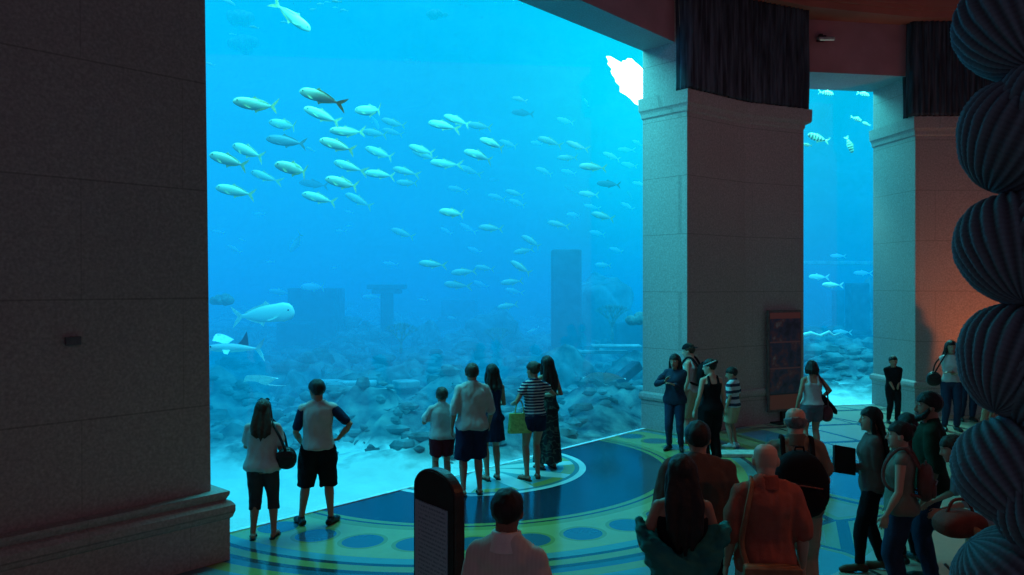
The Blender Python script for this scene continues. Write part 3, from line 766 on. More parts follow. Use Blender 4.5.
# rough reef wall at the back of the tank and the sides
ROCK = simple('dark reef rock', (.06, .10, .11), .95, .5, 1.2, .6, spec=0, coords='Object')
v = []; f = []; nx, nz_ = 120, 50
for i in range(nx):
    for j in range(nz_):
        X = -16+39*i/(nx-1); z = -.5+16*j/(nz_-1)
        q = V((X*.28, 0, z*.28)); y = 33.5-2.2*noise.noise(q)-1.0*abs(noise.noise(q*2.7))-.5*noise.noise(q*6)-max(0, 3-z)*.5
        v.append(V((X, y, z)))
for i in range(nx-1):
    for j in range(nz_-1): f.append((i*nz_+j, (i+1)*nz_+j, (i+1)*nz_+j+1, i*nz_+j+1))
tag(mobj('wall_reef', v, f, ROCK), 'rough rock wall at the back of the tank', 'wall', kind='structure')

# glowing plate added for the white glare high on the tank's right
hp = at(636, 82, 21.5)
poly = []
for k in range(40):
    a = 2*PI*k/40; r = 1+.45*noise.noise(V((math.cos(a)*1.5, math.sin(a)*1.5, 3)))+.25*noise.noise(V((math.cos(a)*5, math.sin(a)*5, 3)))
    x, z = .85*r*math.cos(a), .62*r*math.sin(a); x, z = x*.85+z*-.35, z-x*.38
    poly.append(V((x, .0, z)))
m = MB(); m.v = poly+[p*1.0+V((0, .05, 0)) for p in poly]; m.f = [tuple(range(40)), tuple(range(79, 39, -1))]+[(i, (i+1) % 40, (i+1) % 40+40, i+40) for i in range(40)]
o = m.obj('light_opening', emis('sunlit opening', (1, 1, .98), 9), loc=hp); tag(o, 'glaring white sunlit opening high in the wide tank window by the pier', 'light patch')
for k in range(2):
    pass

# rocks, ruins
def rock_mesh(seed, n=3):
    import bmesh
    bm = bmesh.new(); bmesh.ops.create_icosphere(bm, subdivisions=4, radius=1)
    for vv in bm.verts:
        p = vv.co.copy(); d = 1+.38*noise.noise(p*1.1+V((seed, 0, 0)))+.2*noise.noise(p*2.6+V((0, seed, 0)))-.12*abs(noise.noise(p*5+V((0, 0, seed))))
        vv.co = V((p.x*d, p.y*d, p.z*d))
    me = bpy.data.meshes.new('rock'); bm.to_mesh(me); bm.free()
    me.polygons.foreach_set('use_smooth', [True]*len(me.polygons)); return me
RK = [rock_mesh(i*7.3) for i in range(4)]
ROCK2 = simple('pale weathered reef rock', (.11, .18, .18), .95, .7, 2.5, .8, spec=0)
for r in RK: r.materials.append(ROCK2)
def side(px):
    return 'behind the couple on the left' if px < 345 else 'behind the boy in the white tee' if px < 455 else 'behind the family of five' if px < 560 else 'beside the pier'
rocks = sorted([(238, 446, 15, .8, .55), (286, 436, 15.5, 1.1, .6), (225, 405, 18, 1.0, .8), (365, 436, 14.6, .55, .4), (352, 452, 13.6, .35, .25), (385, 428, 15, .7, .45), (415, 440, 14.6, .6, .4), (300, 408, 18, 1.2, .8),
         (400, 400, 18.5, 1.3, .9), (455, 395, 19, 1.2, 1.0), (340, 395, 20, 1.1, .8), (510, 430, 17, .9, .6), (575, 420, 17.6, 1.0, .5), (560, 385, 20, 1.2, .9), (610, 410, 19, .9, .5), (628, 385, 21, 1.1, .8),
         (250, 352, 24, 1.8, 1.2), (430, 350, 25, 2.0, 1.3), (495, 345, 26, 1.8, 1.2), (600, 320, 26, 1.7, 1.5), (360, 345, 26, 1.9, 1.1), (640, 318, 24, .9, 1.2),
         (820, 388, 21.5, .9, .3), (862, 384, 22, .8, .5), (845, 365, 25, 1.2, .9), (868, 330, 28, .7, 1.6)])
rnk = {}; rp = [((a-CX)/F*d_, d_, r_) for a, d_, r_ in ((566, 23.5, .8), (317, 24.5, 1.3), (298, 23.6, 1.0), (632, 23.5, .9), (387, 24.5, .6), (857, 27, .5))]
for i, (px, py, D, w, hh) in enumerate(rocks):
    p = at(px, py, D)
    for q in rp:
        dd = math.hypot(p.x-q[0], p.y-q[1]); mn = (w+q[2])*.95
        if dd < mn: w = max(.15, dd/.95-q[2]); hh = min(hh, w)
    rp.append((p.x, p.y, w)); o = bpy.data.objects.new('rock', RK[i % 4]); C.objects.link(o)
    o.location = (p.x, p.y, p.z); o.scale = (w*.72, w*.66, hh); o.rotation_euler = (0, 0, i*1.7)
    if px > 700:
        lab = {820: 'low pale rock on the sand just inside the narrow window', 862: 'rounded rock at the right foot of the narrow window view', 845: 'broad rock mound behind the narrow window', 868: 'tall narrow rock spur at the right edge of the narrow window'}[px]
    else:
        kd = 'low rock near the glass' if D < 16 else 'rock mound midway' if D < 22 else 'hazy rock mass far back'
        key = (kd, side(px)); rnk[key] = rnk.get(key, 0)+1
        lab = kd+' '+side(px)+(['', ', second from left', ', third from left', ', fourth from left', ', fifth from left'][rnk[key]-1])
    tag(o, lab, 'rock', 'reef rocks in the tank')
RUIN = simple('algae covered ruin stone', (.05, .10, .13), .95, .4, 3, .5, spec=0)  # dark blue-green stone, mottled by noise
RUINP = simple('pale ruin stone', (.30, .40, .38), .95, .4, 3, .5, spec=0)
def ruin_col(px, ytop, D, w, label, capital=0, square=False, ybot=None):
    p = at(px, ytop, D); z1 = p.z; z0 = h_at(p.x, D)-.4; t = empty('ruined_column', (p.x, D, z0), 0, label, 'column'); H = z1-z0
    m = MB(); r = w/2
    if square: m.box((0, 0, H/2), (w, w, H))
    else:
        rings = []
        v = []; f = []; n = 40
        for j in range(9):
            z = H*j/8
            for k in range(n):
                a = 2*PI*k/n; rr = r*(1-.06*j/8)*(1-.05*(k % 2)); v.append(V((rr*math.cos(a), rr*math.sin(a), z)))
        for j in range(8):
            for k in range(n): f.append((j*n+k, j*n+(k+1) % n, (j+1)*n+(k+1) % n, (j+1)*n+k))
        f.append(tuple(8*n+k for k in range(n))); m.add((v, f))
    m.obj('shaft', RUIN, t, bevel=.04 if square else 0)
    m = MB().box((0, 0, .25), (w*1.35, w*1.35, .5)).box((0, 0, .58), (w*1.18, w*1.18, .16)); m.obj('base', RUIN, t, bevel=.03)
    if capital: MB().box((0, 0, H+.02), (capital*.75, w*1.2, .14)).box((0, 0, H+.16), (capital, w*1.4, .14)).obj('capital', RUIN, t, bevel=.03)
    return t
ruin_col(566, 250, 23.5, .85, 'tall dark square pillar standing in the tank above the woman in the long dress', square=True)
ruin_col(317, 288, 24.5, 1.42, 'broad blocky stone pillar in the haze above the man with dark sleeves', square=True)
ruin_col(298, 322, 23.6, 1.0, 'shorter stone block pier leaning on the broad pillar in the haze', square=True)
ruin_col(387, 292, 24.5, .42, 'slim column with a flat capital in the haze above the boy', capital=1.15)
ruin_col(857, 283, 27, .6, 'square ruin pillar seen through the narrow window', square=True)
ruin_col(838, 290, 29, .35, 'thin hazy ruin post seen through the narrow window', square=True)
ruin_col(460, 300, 30, 1.3, 'very faint wide tower block far back in the tank', square=True)
ruin_col(632, 322, 23.5, 1.1, 'dark rock pillar low in the tank next to the pier', square=True)
def slab(px, py, D, w, dpt, hh, rz, label, mat=RUINP, ry=0):
    p = at(px, py, D); m = MB().box((0, 0, 0), (w, dpt, hh)); o = m.obj('stone_slab', mat, loc=p, bevel=.03); o.rotation_euler = (0, ry, rz)
    tag(o, label, 'slab', 'fallen slabs and steps of the sunken ruin')
slab(345, 383, 16.5, 1.3, .6, .10, .1, 'pale upper step slab to the right of the head of the man with dark sleeves')
slab(342, 391, 16.2, 1.1, .6, .10, .12, 'pale lower step slab to the right of the head of the man with dark sleeves')
slab(406, 384, 17, .5, .4, .16, .5, 'small bright stone block behind the boy')
slab(616, 346, 21, 1.3, .5, .07, 0, 'thin pale ledge slab above the white stingray', )
slab(600, 352, 21.2, 1.5, .5, .07, 0, 'second thin ledge slab just under the first above the stingray')
for k, (px, py, w) in enumerate(((630, 396, 1.5), (627, 407, 1.4), (622, 420, 1.3), (632, 430, .9))):
    slab(px, py, 18.6-.25*k, w, .5, .09, .15, ['topmost', 'second', 'third', 'lowest'][k]+' of the stone steps beside the pier foot in the tank')
slab(585, 408, 17.6, 3.4, .30, .22, .5, 'long fallen beam slanting up behind the woman in the long dress', RUIN, -.55)
slab(400, 420, 16.4, 2.2, .3, .2, .3, 'slanting broken beam behind the boy in the tank', RUIN, .6)
slab(838, 263, 30, 8, .5, .14, 0, 'long straight ledge crossing the tank behind the narrow window')
for k, (px, py, w) in enumerate(((842, 372, 2.2), (835, 381, 2.0), (858, 391, 1.6))):
    slab(px, py, 24-1.2*k, w, .7, .10, .1, ['upper', 'middle', 'lower'][k]+' pale stone step behind the narrow window')

# loose rubble over the reef slope: beyond counting
random.seed(11); m = MB()
for k in range(1000):
    D = random.uniform(12.3, 26); px = random.uniform(205, 650) if k % 6 else random.uniform(800, 875); X = (px-CX)/F*D
    if px > 700: D = random.uniform(21, 29); X = (px-CX)/F*D
    if D-glassY(X) < .65: continue
    z = h_at(X, D); r = random.uniform(.05, .26)*(D/18); sx, sy, sz = random.uniform(.6, 1.6), random.uniform(.6, 1.2), random.uniform(.3, .9)
    v, f = ball((0, 0, 0), 1, n=8, m=5); q = random.uniform(0, 9)
    v = [V((X+p.x*r*sx*(1+.5*noise.noise(p*1.7+V((q, 0, 0)))), D+p.y*r*sy, z+p.z*r*sz*(1+.5*noise.noise(p*1.3+V((0, q, 0)))))) for p in v]; m.add((v, f))
tag(m.obj('rubble', ROCK2, bpy.data.objects['seabed'], smooth=False), kind='stuff')

# corals
CORM = simple('pale coral', (.16, .26, .24), .9, .4, 6, .6, spec=0)
def coral(px, py, D, s, label, seed, kind):
    random.seed(seed); p = at(px, py, D); m = MB()
    if kind == 'fan':
        def br(a, d, l, r, q):
            b = a+d*l; m.add(tube([a, b], [r, r*.7], n=6))
            if q: 
                for s_ in (-1, 0, 1):
                    dd = (d+V((s_*.55+random.uniform(-.2, .2), random.uniform(-.3, .3), .1))).normalized(); br(b, dd, l*.75, r*.65, q-1)
        br(V((0, 0, -.3)), V((0, 0, 1)), .4, .06, 4)
    else:
        for q in range(22):
            a = random.uniform(0, 2*PI); r = random.uniform(0, .45)
            m.add(ball((r*math.cos(a), r*math.sin(a)*.7, .3*(1-r)+random.uniform(-.1, .1)), random.uniform(.12, .22), n=10, m=6))
    o = m.obj('coral', CORM, smooth=True, loc=p); o.scale = (s*.6, s*.6, s*.5); tag(o, label, 'coral')
coral(401, 345, 19.5, 1.2, 'branching pale coral to the right of the slim column', 1, 'fan')
coral(612, 330, 21, 1.5, 'branching coral fan to the left of the dark rock pillar', 2, 'fan')
coral(640, 325, 19, 1.1, 'lumpy coral head on top of the dark rock pillar', 3, 'lump')
coral(222, 305, 17, .9, 'lumpy coral behind the tail of the big blunt headed fish', 4, 'lump')
coral(498, 350, 22, 1.4, 'branching coral between the woman in navy and the striped top', 5, 'fan')
coral(575, 452-20, 16.5, .7, 'lumpy coral head low behind the long dress', 6, 'lump')
coral(356, 462-6, 13.4, .6, 'lumpy pale coral by the sand next to the man with dark sleeves', 7, 'lump')
coral(240, 22, 26, 1.6, 'faint round coral clump high on the back wall', 8, 'lump')
coral(246, 50, 27, 2.0, 'second faint coral clump below the high round one', 9, 'lump')
coral(437, 18, 26, 1.1, 'faint coral clump high beside the small silver fish', 10, 'lump')

# ------------------------------------------------------------------ fish
def fish_mat(name, back, belly, stripe=None):
    m, nt, out = nmat(name); b = node(nt, 'ShaderNodeBsdfPrincipled'); tc = node(nt, 'ShaderNodeTexCoord'); sp = node(nt, 'ShaderNodeSeparateXYZ')
    nt.links.new(tc.outputs['Object'], sp.inputs[0])
    f = mth(nt, 'MULTIPLY_ADD', sp.outputs['Z'], 5, .5, clamp=True); c = mixc(nt, f, belly, back)
    if stripe:
        w = mth(nt, 'GREATER_THAN', mth(nt, 'FRACT', mth(nt, 'MULTIPLY', sp.outputs['X'], 6.5)), .5); c = mixc(nt, w, c, stripe)
    nz = node(nt, 'ShaderNodeTexNoise'); nz.inputs['Scale'].default_value = 60; nt.links.new(tc.outputs['Object'], nz.inputs['Vector'])
    c = mixc(nt, mth(nt, 'MULTIPLY', nz.outputs[0], .3), c, back)
    nt.links.new(c, b.inputs['Base Color']); b.inputs['Roughness'].default_value = .45; b.inputs['Specular IOR Level'].default_value = .5
    nt.links.new(b.outputs[0], out.inputs[0]); return m
FISHP = fish_mat('silver green fish skin', (.80, .85, .60), (.22, .36, .32))  # pale back over dark belly puts light from above into the skin
FISHD = fish_mat('dusky fish skin', (.10, .22, .25), (.15, .25, .28))
FISHS = fish_mat('striped yellow fish skin', (.75, .70, .35), (.85, .85, .7), (.05, .06, .07))
FISHW = fish_mat('pale green fish skin', (.85, .95, .80), (.75, .9, .8))
FINM = simple('yellowish fin', (.60, .60, .30), .6, .2, 20, .1)
FIND = simple('dusky fin', (.10, .18, .2), .6, .2, 20, .1)
FINW = simple('pale fin', (.7, .85, .7), .6, .2, 20, .1)
FEYE = simple('fish eye', (.02, .02, .02), .2, .1, bump=0)
def fish_parts(bendk, hk=1.0, wk=.42, blunt=0.):
    """head towards +X, length 1; bendk curves the spine sideways"""
    R = [(.50, .012, -.02), (.475, .052+blunt, -.01), (.42, .088+blunt*1.2, 0), (.32, .120+blunt, .0), (.18, .137, 0), (.05, .134, 0), (-.08, .114, 0), (-.2, .082, 0), (-.30, .048, .0), (-.37, .032, 0), (-.41, .026, 0)]
    v = []; f = []; n = 16
    def by(x): return bendk*max(0, .15-x)**2*1.6
    for x, h, c in R:
        for k in range(n):
            a = 2*PI*k/n; v.append(V((x, by(x)+h*wk*math.cos(a), c+h*hk*math.sin(a))))
    m = len(R)
    for i in range(m-1):
        for k in range(n): f.append((i*n+k, i*n+(k+1) % n, (i+1)*n+(k+1) % n, (i+1)*n+k))
    f.append(tuple(range(n-1, -1, -1))); f.append(tuple((m-1)*n+k for k in range(n)))
    def fin(pts, th=.006):
        q = len(pts); vv = [V((x, by(x)+s*th, z)) for s in (-1, 1) for x, z in pts]
        return vv, [tuple(range(q-1, -1, -1)), tuple(range(q, 2*q))]+[(i, (i+1) % q, (i+1) % q+q, i+q) for i in range(q)]
    tail = fin([(-.39, .02), (-.46, .09), (-.58, .19), (-.535, .08), (-.475, 0), (-.535, -.08), (-.58, -.19), (-.46, -.09), (-.39, -.02)])
    dors = fin([(.12, .12*hk), (.03, .20*hk), (-.02, .16*hk), (-.2, .115*hk), (-.33, .06*hk), (-.36, .025*hk), (-.2, .06*hk)])
    anal = fin([(.0, -.11*hk), (-.05, -.19*hk), (-.1, -.14*hk), (-.24, -.09*hk), (-.34, -.045*hk), (-.2, -.06*hk)])
    pects = []; eyes_ = []
    for s in (-1, 1):
        pect = MB()
        y0 = .150*wk*s
        q = [V((.25, y0, -.03)), V((.24, y0, -.06)), V((.12, y0+s*.05, -.11)), V((.03, y0+s*.07, -.115)), V((.13, y0+s*.04, -.06))]
        pect.add((q+[p+V((0, s*.005, 0)) for p in q], [(4, 3, 2, 1, 0), (5, 6, 7, 8, 9), (0, 1, 6, 5), (1, 2, 7, 6), (2, 3, 8, 7), (3, 4, 9, 8), (4, 0, 5, 9)])); pects.append((pect.v, pect.f))
        eye = MB().add(ball((.40, s*(.10*wk+.005), .025), .016, 8, 5)); eyes_.append((eye.v, eye.f))
    return (v, f), tail, dors, anal, pects, eyes_
def mk(name, vf, mat, smooth=True):
    me = bpy.data.meshes.new(name); me.from_pydata([tuple(x) for x in vf[0]], [], vf[1]); me.update()
    for q in (mat if isinstance(mat, list) else [mat]): me.materials.append(q)
    me.polygons.foreach_set('use_smooth', [smooth]*len(me.polygons)); return me
def proto(bendk, skin, fin, **kw):
    b, t, d, a, p, e = fish_parts(bendk, **kw)
    big = [('body', mk('body', b, skin)), ('tail_fin', mk('tail_fin', t, fin, False)), ('dorsal_fin', mk('dorsal_fin', d, fin, False)), ('anal_fin', mk('anal_fin', a, fin, False)), ('pectoral_fin', mk('pectoral_fin', p[0], fin, False)), ('pectoral_fin', mk('pectoral_fin', p[1], fin, False)), ('eye', mk('eye', e[0], FEYE)), ('eye', mk('eye', e[1], FEYE))]
    m = MB()
    for q in (b, t, d, a, p[0], p[1]): m.add(q)
    one = mk('fish', (m.v, m.f), skin)
    return big, one
PR = {'silver': [proto(k, FISHP, FINM) for k in (0, .5, -.5)], 'dark': [proto(k, FISHD, FIND) for k in (0, .4)], 'striped': [proto(.2, FISHS, FINM, hk=1.25)], 'pale': [proto(.3, FISHW, FINW)], 'blunt': [proto(.15, FISHD if 0 else FISHW, FINW, hk=1.12, blunt=.03)]}
placed = []
def fish(px, py, L, slope=12, kind='silver', size=.62, right=False, yaw=None, label=None, cat='fish', D=None, group=None, roll=0):
    """px, py centre; L apparent length in pixels; slope: degrees the tail hangs below the head on its side of the picture"""
    rnd = random.Random(int(px*31+py*17)); X = (px-CX)/F
    if D is None:
        D = size*rnd.uniform(.92, 1.08)*F/L
    yw = math.radians(yaw if yaw is not None else rnd.uniform(-22, 22))
    # keep fish inside the water
    for _ in range(60):
        if D-glassY(X*D) > .75: break
        D += .25
    D = min(D, 29)
    s = L*D/F/max(.5, math.cos(yw))/1.08
    p = at(px, py, D); big, one = PR[kind][rnd.randrange(len(PR[kind]))]
    rz = (0 if right else PI)+yw; ry = -math.radians(slope)
    if L >= 17:
        o = bpy.data.objects.new('fish', None); C.objects.link(o)
        for nm, me in big:
            if nm == 'eye' and L < 30: continue
            c = bpy.data.objects.new(nm, me); C.objects.link(c); c.parent = o
    else:
        o = bpy.data.objects.new('fish', one); C.objects.link(o)
    o.location = p; o.scale = (s, s, s); o.rotation_euler = (math.radians(roll), ry, rz)
    placed.append((o, px, py, L, kind, label, cat, group)); return o
school = [(255, 105, 46, 10), (318, 96, 44, 18), (321, 115, 36, 20), (284, 125, 36, 14), (370, 111, 36, 8), (393, 123, 26, 18), (336, 145, 38, 18), (346, 132, 34, 4), (374, 133, 27, 12), (392, 132, 22, 15),
 (247, 151, 38, 22), (227, 160, 42, 18), (263, 176, 30, 20), (293, 169, 44, 16), (234, 191, 40, 12), (379, 153, 32, 22), (421, 150, 28, 20), (347, 166, 32, 18), (379, 174, 30, 4), (342, 183, 38, 16), (318, 198, 34, 14),
 (358, 200, 28, 25), (404, 171, 26, 15), (407, 183, 24, 6), (402, 233, 25, 20), (442, 125, 31, 12), (456, 120, 28, 20), (479, 126, 25, 12), (492, 143, 27, 16), (508, 144, 21, 22), (478, 155, 31, 14), (424, 155, 25, 18),
 (444, 164, 29, 6), (468, 170, 22, 22), (456, 189, 19, 12), (496, 197, 19, 14), (514, 193, 20, 16), (517, 203, 20, 20), (452, 213, 29, 10), (490, 228, 25, 6), (531, 241, 23, 28), (523, 251, 21, -10), (467, 228, 18, 30), (446, 231, 14, 30),
 (474, 250, 15, 20), (549, 141, 25, 18), (537, 143, 14, 5), (576, 146, 23, 22), (567, 158, 21, 4), (544, 171, 19, 18), (568, 172, 16, 14), (592, 167, 28, 6), (611, 156, 19, 20), (625, 150, 16, 4), (629, 165, 17, 16), (638, 143, 13, 20),
 (588, 194, 21, 4), (591, 207, 16, 15), (602, 216, 23, 16), (574, 215, 17, 4), (557, 224, 21, 12), (627, 206, 14, 30), (597, 233, 17, 10), (616, 250, 15, 18), (639, 184, 15, 14), (565, 121, 19, 20), (431, 264, 27, 6), (520, 267, 24, 32),
 (484, 268, 20, 8), (463, 272, 26, -4), (511, 282, 23, -6), (513, 291, 18, 12), (455, 285, 25, 6), (480, 284, 16, 24), (507, 306, 21, -8), (498, 330, 19, 18), (605, 289, 15, 10), (603, 265, 17, 4), (533, 331, 15, -20), (371, 297, 18, 2), (390, 264, 16, 8), (279, 292, 21, 8)]
for a in school: fish(*a)
for a in [(627, 77, 10, 20, 'dark'), (624, 84, 8, -30, 'dark'), (285, 141, 40, 8, 'dark'), (313, 184, 27, 6, 'dark'), (494, 180, 12, 4, 'dark'), (522, 113, 23, 8, 'dark'), (608, 184, 24, 6, 'dark'), (570, 189, 15, 35, 'dark'), (630, 195, 10, 55, 'dark'), (410, 61, 14, 14, 'dark')]: fish(*a)
for a in [(349, 212, 9, 14), (340, 231, 10, 4), (234, 249, 15, 30), (218, 232, 12, 12), (259, 214, 12, 4), (519, 99, 16, 10), (586, 102, 9, 60), (566, 307, 13, -50), (598, 288, 6, 0), (349, 226, 6, 0), (270, 262, 8, 0), (242, 240, 8, 20), (505, 348, 9, 0), (546, 352, 12, 10), (452, 318, 10, 10), (590, 331, 12, 20), (422, 300, 9, 8), (335, 268, 7, 0)]: fish(*a, size=.45)
fish(294, 19, 42, -34, right=True, yaw=5, label='large silver fish diving alone near the top of the wide window, head down')
fish(375, 122, 17, -62, right=True, yaw=10, label='small fish pointing steeply down beneath the bright jack at the school top')
fish(297, 243, 24, -48, 'silver', size=.7, label='faint fish rising tail low alone above the broad hazy pillar', right=False)
fish(229, 2, 14, -25, right=True, size=.4, label='small fish cut by the upper edge above the faint coral clumps')
for k, (x, y, l) in enumerate([(313, 9.5, 8), (320, 4, 8), (336, 1.5, 9), (344, 10, 8), (335, 7.5, 6), (327, 2, 6), (254, 27, 9), (284, 22, 8), (232, 34, 7)]): fish(x, y, l, 2, size=.22)
fish(210, 64, 10, 20, size=.25, label='small pinkish fish right at the dark left pier edge')
fish(310, 149, 9, 30, size=.25, label='little pink fish at the tail of the dark school fish')
fish(265, 314, 62, 6, 'blunt', size=1.15, right=True, yaw=8, label='big blunt headed pale fish facing right above the shark')
fish(313, 287, 28, 1, 'pale', size=.8, label='long thin pale fish just above the broad hazy pillar')
# narrow window
S2 = [(827, 93, 15, -8, True, 'striped fish second from the left at the top of the narrow window'), (812, 87, 7, 10, False, 'tiny yellow fish at the upper left corner of the narrow window'), (864, 94, 13, -12, True, 'striped fish at the upper right corner of the narrow window'), (857, 119, 12, -20, True, 'small pale striped fish under the upper right corner fish'),
      (866, 124, 9, 20, False, 'small striped fish touching the stone reveal of the narrow window'), (817, 138, 22, 18, False, 'yellow tailed striped fish left of centre in the narrow window'), (807, 145, 9, 10, False, 'yellow fish half hidden by the pier in the narrow window'), (850, 145, 18, -72, True, 'dark striped fish swimming straight down in the narrow window')]
for x, y, l, sl, r, lab in S2: fish(x, y, l, sl, 'striped', size=.42, right=r, label=lab, yaw=10, D=20.5)
for x, y, l, lab in [(837, 256, 15, 'faint pale fish above the long ledge in the narrow window'), (817, 277, 20, 'pale fish left of the two hazy ones under the long ledge'), (862, 273, 17, 'pale fish right of the others under the long ledge'), (831, 285, 20, 'lower pale fish between two others under the long ledge'), (863, 305, 14, 'pale fish against the reveal lower in the narrow window'), (841, 332, 18, 'greenish fish beside the eel in the narrow window')]:
    fish(x, y, l, 2, 'pale', size=.6, label=lab)
# individual labels for the school: row and order
def half(x): return 'left window half' if x < 430 else 'right window half'
def rowname(y): return 'topmost band' if y < 118 else 'second band' if y < 140 else 'third band' if y < 160 else 'middle band' if y < 180 else 'fifth band' if y < 205 else 'sixth band' if y < 245 else 'lowest loose band'
ORD = ['first', 'second', 'third', 'fourth', 'fifth', 'sixth', 'seventh', 'eighth', 'ninth', 'tenth', 'eleventh', 'twelfth', 'thirteenth', 'fourteenth', 'fifteenth', 'sixteenth', 'seventeenth', 'eighteenth', 'nineteenth', 'twentieth']+['twenty-'+q for q in ('first', 'second', 'third', 'fourth', 'fifth', 'sixth', 'seventh')]
rows = {}
for t_ in placed:
    if t_[5] is None: rows.setdefault((rowname(t_[2]), half(t_[1])) if t_[2] > 75 else ('cluster', ''), []).append(t_)
for rn, lst in rows.items():
    for i, (o, px, py, L, kind, label, cat, group) in enumerate(sorted(lst, key=lambda q: q[1])):
        ad = 'dusky' if kind == 'dark' else 'large silver' if L > 33 else 'silver' if L > 20 else 'small silver' if L > 11 else 'tiny pale'
        if rn[0] == 'cluster': lab = '%s fish, %s from the left in the cluster near the top edge' % (ad, ORD[i])
        else: lab = "%s fish, %s from left in the school's %s, %s" % (ad, ORD[i], rn[0], rn[1])
        tag(o, lab, 'fish', 'schooling fish in the wide tank window')
for t_ in placed:
    if t_[5]: tag(t_[0], t_[5], t_[6])

# rays and shark
RAYM = simple('pale ray skin', (.85, 1., .9), .6, .2, 5, .2)
def ray(px, py, Wpx, D, rz, tilt, label, roll=0):
    for _ in range(60):
        if D-glassY((px-CX)/F*D) > .9: break
        D += .25
    w = Wpx*D/F; v = []; f = []; nu, nv = 29, 15
    for top in (1, -1):
        for i in range(nu):
            u = -1+2*i/(nu-1)
            for j in range(nv):
                t = -1+2*j/(nv-1); ch = .62*(1-abs(u)**1.35)+.03
                x = u; y = t*ch+.10*(1-abs(u))-.12*abs(u); q = (1-t*t)*(1-abs(u)**1.5)
                z = top*(.075*q**.8)+.13*math.sin(abs(u)*2.6)+.04*math.sin(u*3+t)
                v.append(V((x, y, z)))
    for s_ in (0, 1):
        b = s_*nu*nv
        for i in range(nu-1):
            for j in range(nv-1):
                q = (b+i*nv+j, b+(i+1)*nv+j, b+(i+1)*nv+j+1, b+i*nv+j+1); f.append(q if s_ == 0 else q[::-1])
    o = mobj('stingray', v, f, RAYM, loc=at(px, py, D)); o.scale = (w/2,)*3; o.rotation_euler = (math.radians(tilt), math.radians(roll), math.radians(rz)); tag(o, label, 'ray')
    m = MB().add(tube([(0, -.45, .04), (.05, -.9, .08), (.02, -1.4, .2), (-.1, -1.9, .35)], [.045, .03, .018, .006], n=8)); m.obj('tail', RAYM, o, smooth=True)
    for s_ in (-1, 1): MB().add(ball((s_*.09, .50, .12), .035, 8, 5)).obj('eye', FEYE, o, smooth=True)
ray(604, 379, 43, 16.2, 170, 26, 'pale white stingray gliding low beside the pier')
ray(259, 381, 42, 12.2, 160, 24, 'pale ray gliding above the woman with the shoulder bag', roll=8)
ray(222, 340, 26, 13, 60, 35, 'pale ray wing partly hidden behind the dark left pier')
# shark-like ray with a dark upright fin
D = 12.5; p = at(236, 348, D); t = empty('shark', p, PI*.98, 'flat bodied shark with a tall dark fin at the left edge of the tank', 'shark')
b, tl, d_, a_, p_, e_ = fish_parts(.3, hk=.55, wk=.7)
SHK = fish_mat('shark skin', (.30, .45, .5), (.9, 1, .9)); SHD = simple('dark shark fin', (.01, .06, .12), .6, .2)
for nm, vf, mt in (('body', b, SHK), ('tail_fin', tl, SHK), ('eye', e_[0], FEYE), ('eye', e_[1], FEYE)): mobj(nm, vf[0], vf[1], mt, t, smooth=nm != 'tail_fin')
q = [(-.02, .05), (-.10, .13), (-.18, .27), (-.20, .15), (-.21, .04)]
mobj('dorsal_fin', [V((x, s_*.008, z)) for s_ in (-1, 1) for x, z in q], [(4, 3, 2, 1, 0), (5, 6, 7, 8, 9)]+[(i, (i+1) % 5, (i+1) % 5+5, i+5) for i in range(5)], SHD, t, False)
for s_ in (-1, 1):
    q = [V((.2, s_*.08, -.03)), V((.05, s_*.36, -.07)), V((-.02, s_*.38, -.08)), V((.06, s_*.10, -.03))]
    mobj('pectoral_fin', q+[x+V((0, 0, .01)) for x in q], [(0, 1, 2, 3), (7, 6, 5, 4)]+[(i, (i+1) % 4, (i+1) % 4+4, i+4) for i in range(4)], SHK, t, False)
t.scale = (.95,)*3

# eel-like thin ray tail fish in the narrow window
p = at(820, 335, 22); m = MB().add(tube([V((-.55, 0, -.03)), V((-.25, 0, .05)), V((0, 0, -.03)), V((.25, 0, .09)), V((.4, .05, -.02)), V((.6, .05, .06))], [.07, .055, .05, .04, .03, .012], n=10, squash=(.6, 1)))
o = m.obj('eel', FISHW, smooth=True, loc=p); tag(o, 'wavy pale eel low behind the narrow window', 'eel')
#@@PART3
# ------------------------------------------------------------------ visitors
def pos(px, D): return (px-CX)/F*D, D
WHITE = cloth('white cotton', (.40, .42, .42)); PALEC = cloth('pale collar cotton', (.66, .68, .62)); GREYW = cloth('light grey cotton', (.42, .43, .44)); NAVYC = cloth('navy cotton', (.015, .022, .055)); BLACKC = cloth('black cotton', (.010, .010, .013))
MAROON = cloth('maroon cotton', (.12, .015, .025)); DENIM = cloth('dark denim', (.02, .035, .07)); DENIML = cloth('mid blue denim', (.04, .075, .12)); GREYD = cloth('charcoal cloth', (.04, .04, .045)); BEIGE = cloth('beige cloth', (.38, .30, .20))
CREAM = cloth('cream shirt cotton', (.50, .50, .44), (.475, .475, .415), 'X', 45, .5); OLIVE = cloth('dark green cotton', (.018, .035, .022)); TAUPE = cloth('taupe knit', (.13, .095, .09)); TEALC = cloth('teal shawl cloth', (.02, .16, .15)); BROWNC = cloth('dull brown cloth', (.10, .065, .055))
SHOEB = simple('black shoe leather', (.012, .012, .012), .5); SHOEW = simple('pale sneaker', (.4, .4, .4), .7); SHOEBR = simple('brown leather', (.09, .04, .02), .5)
LEATHER = simple('black bag leather', (.012, .011, .012), .45); TANL = simple('tan leather', (.26, .12, .06), .6); GREENB = simple('yellow green woven bag', (.30, .42, .12), .8, .3, 25, .6); REDB = simple('rust red canvas', (.13, .03, .02), .8)
GLASSB = simple('dark glossy lens', (.01, .01, .01), .15, bump=0)
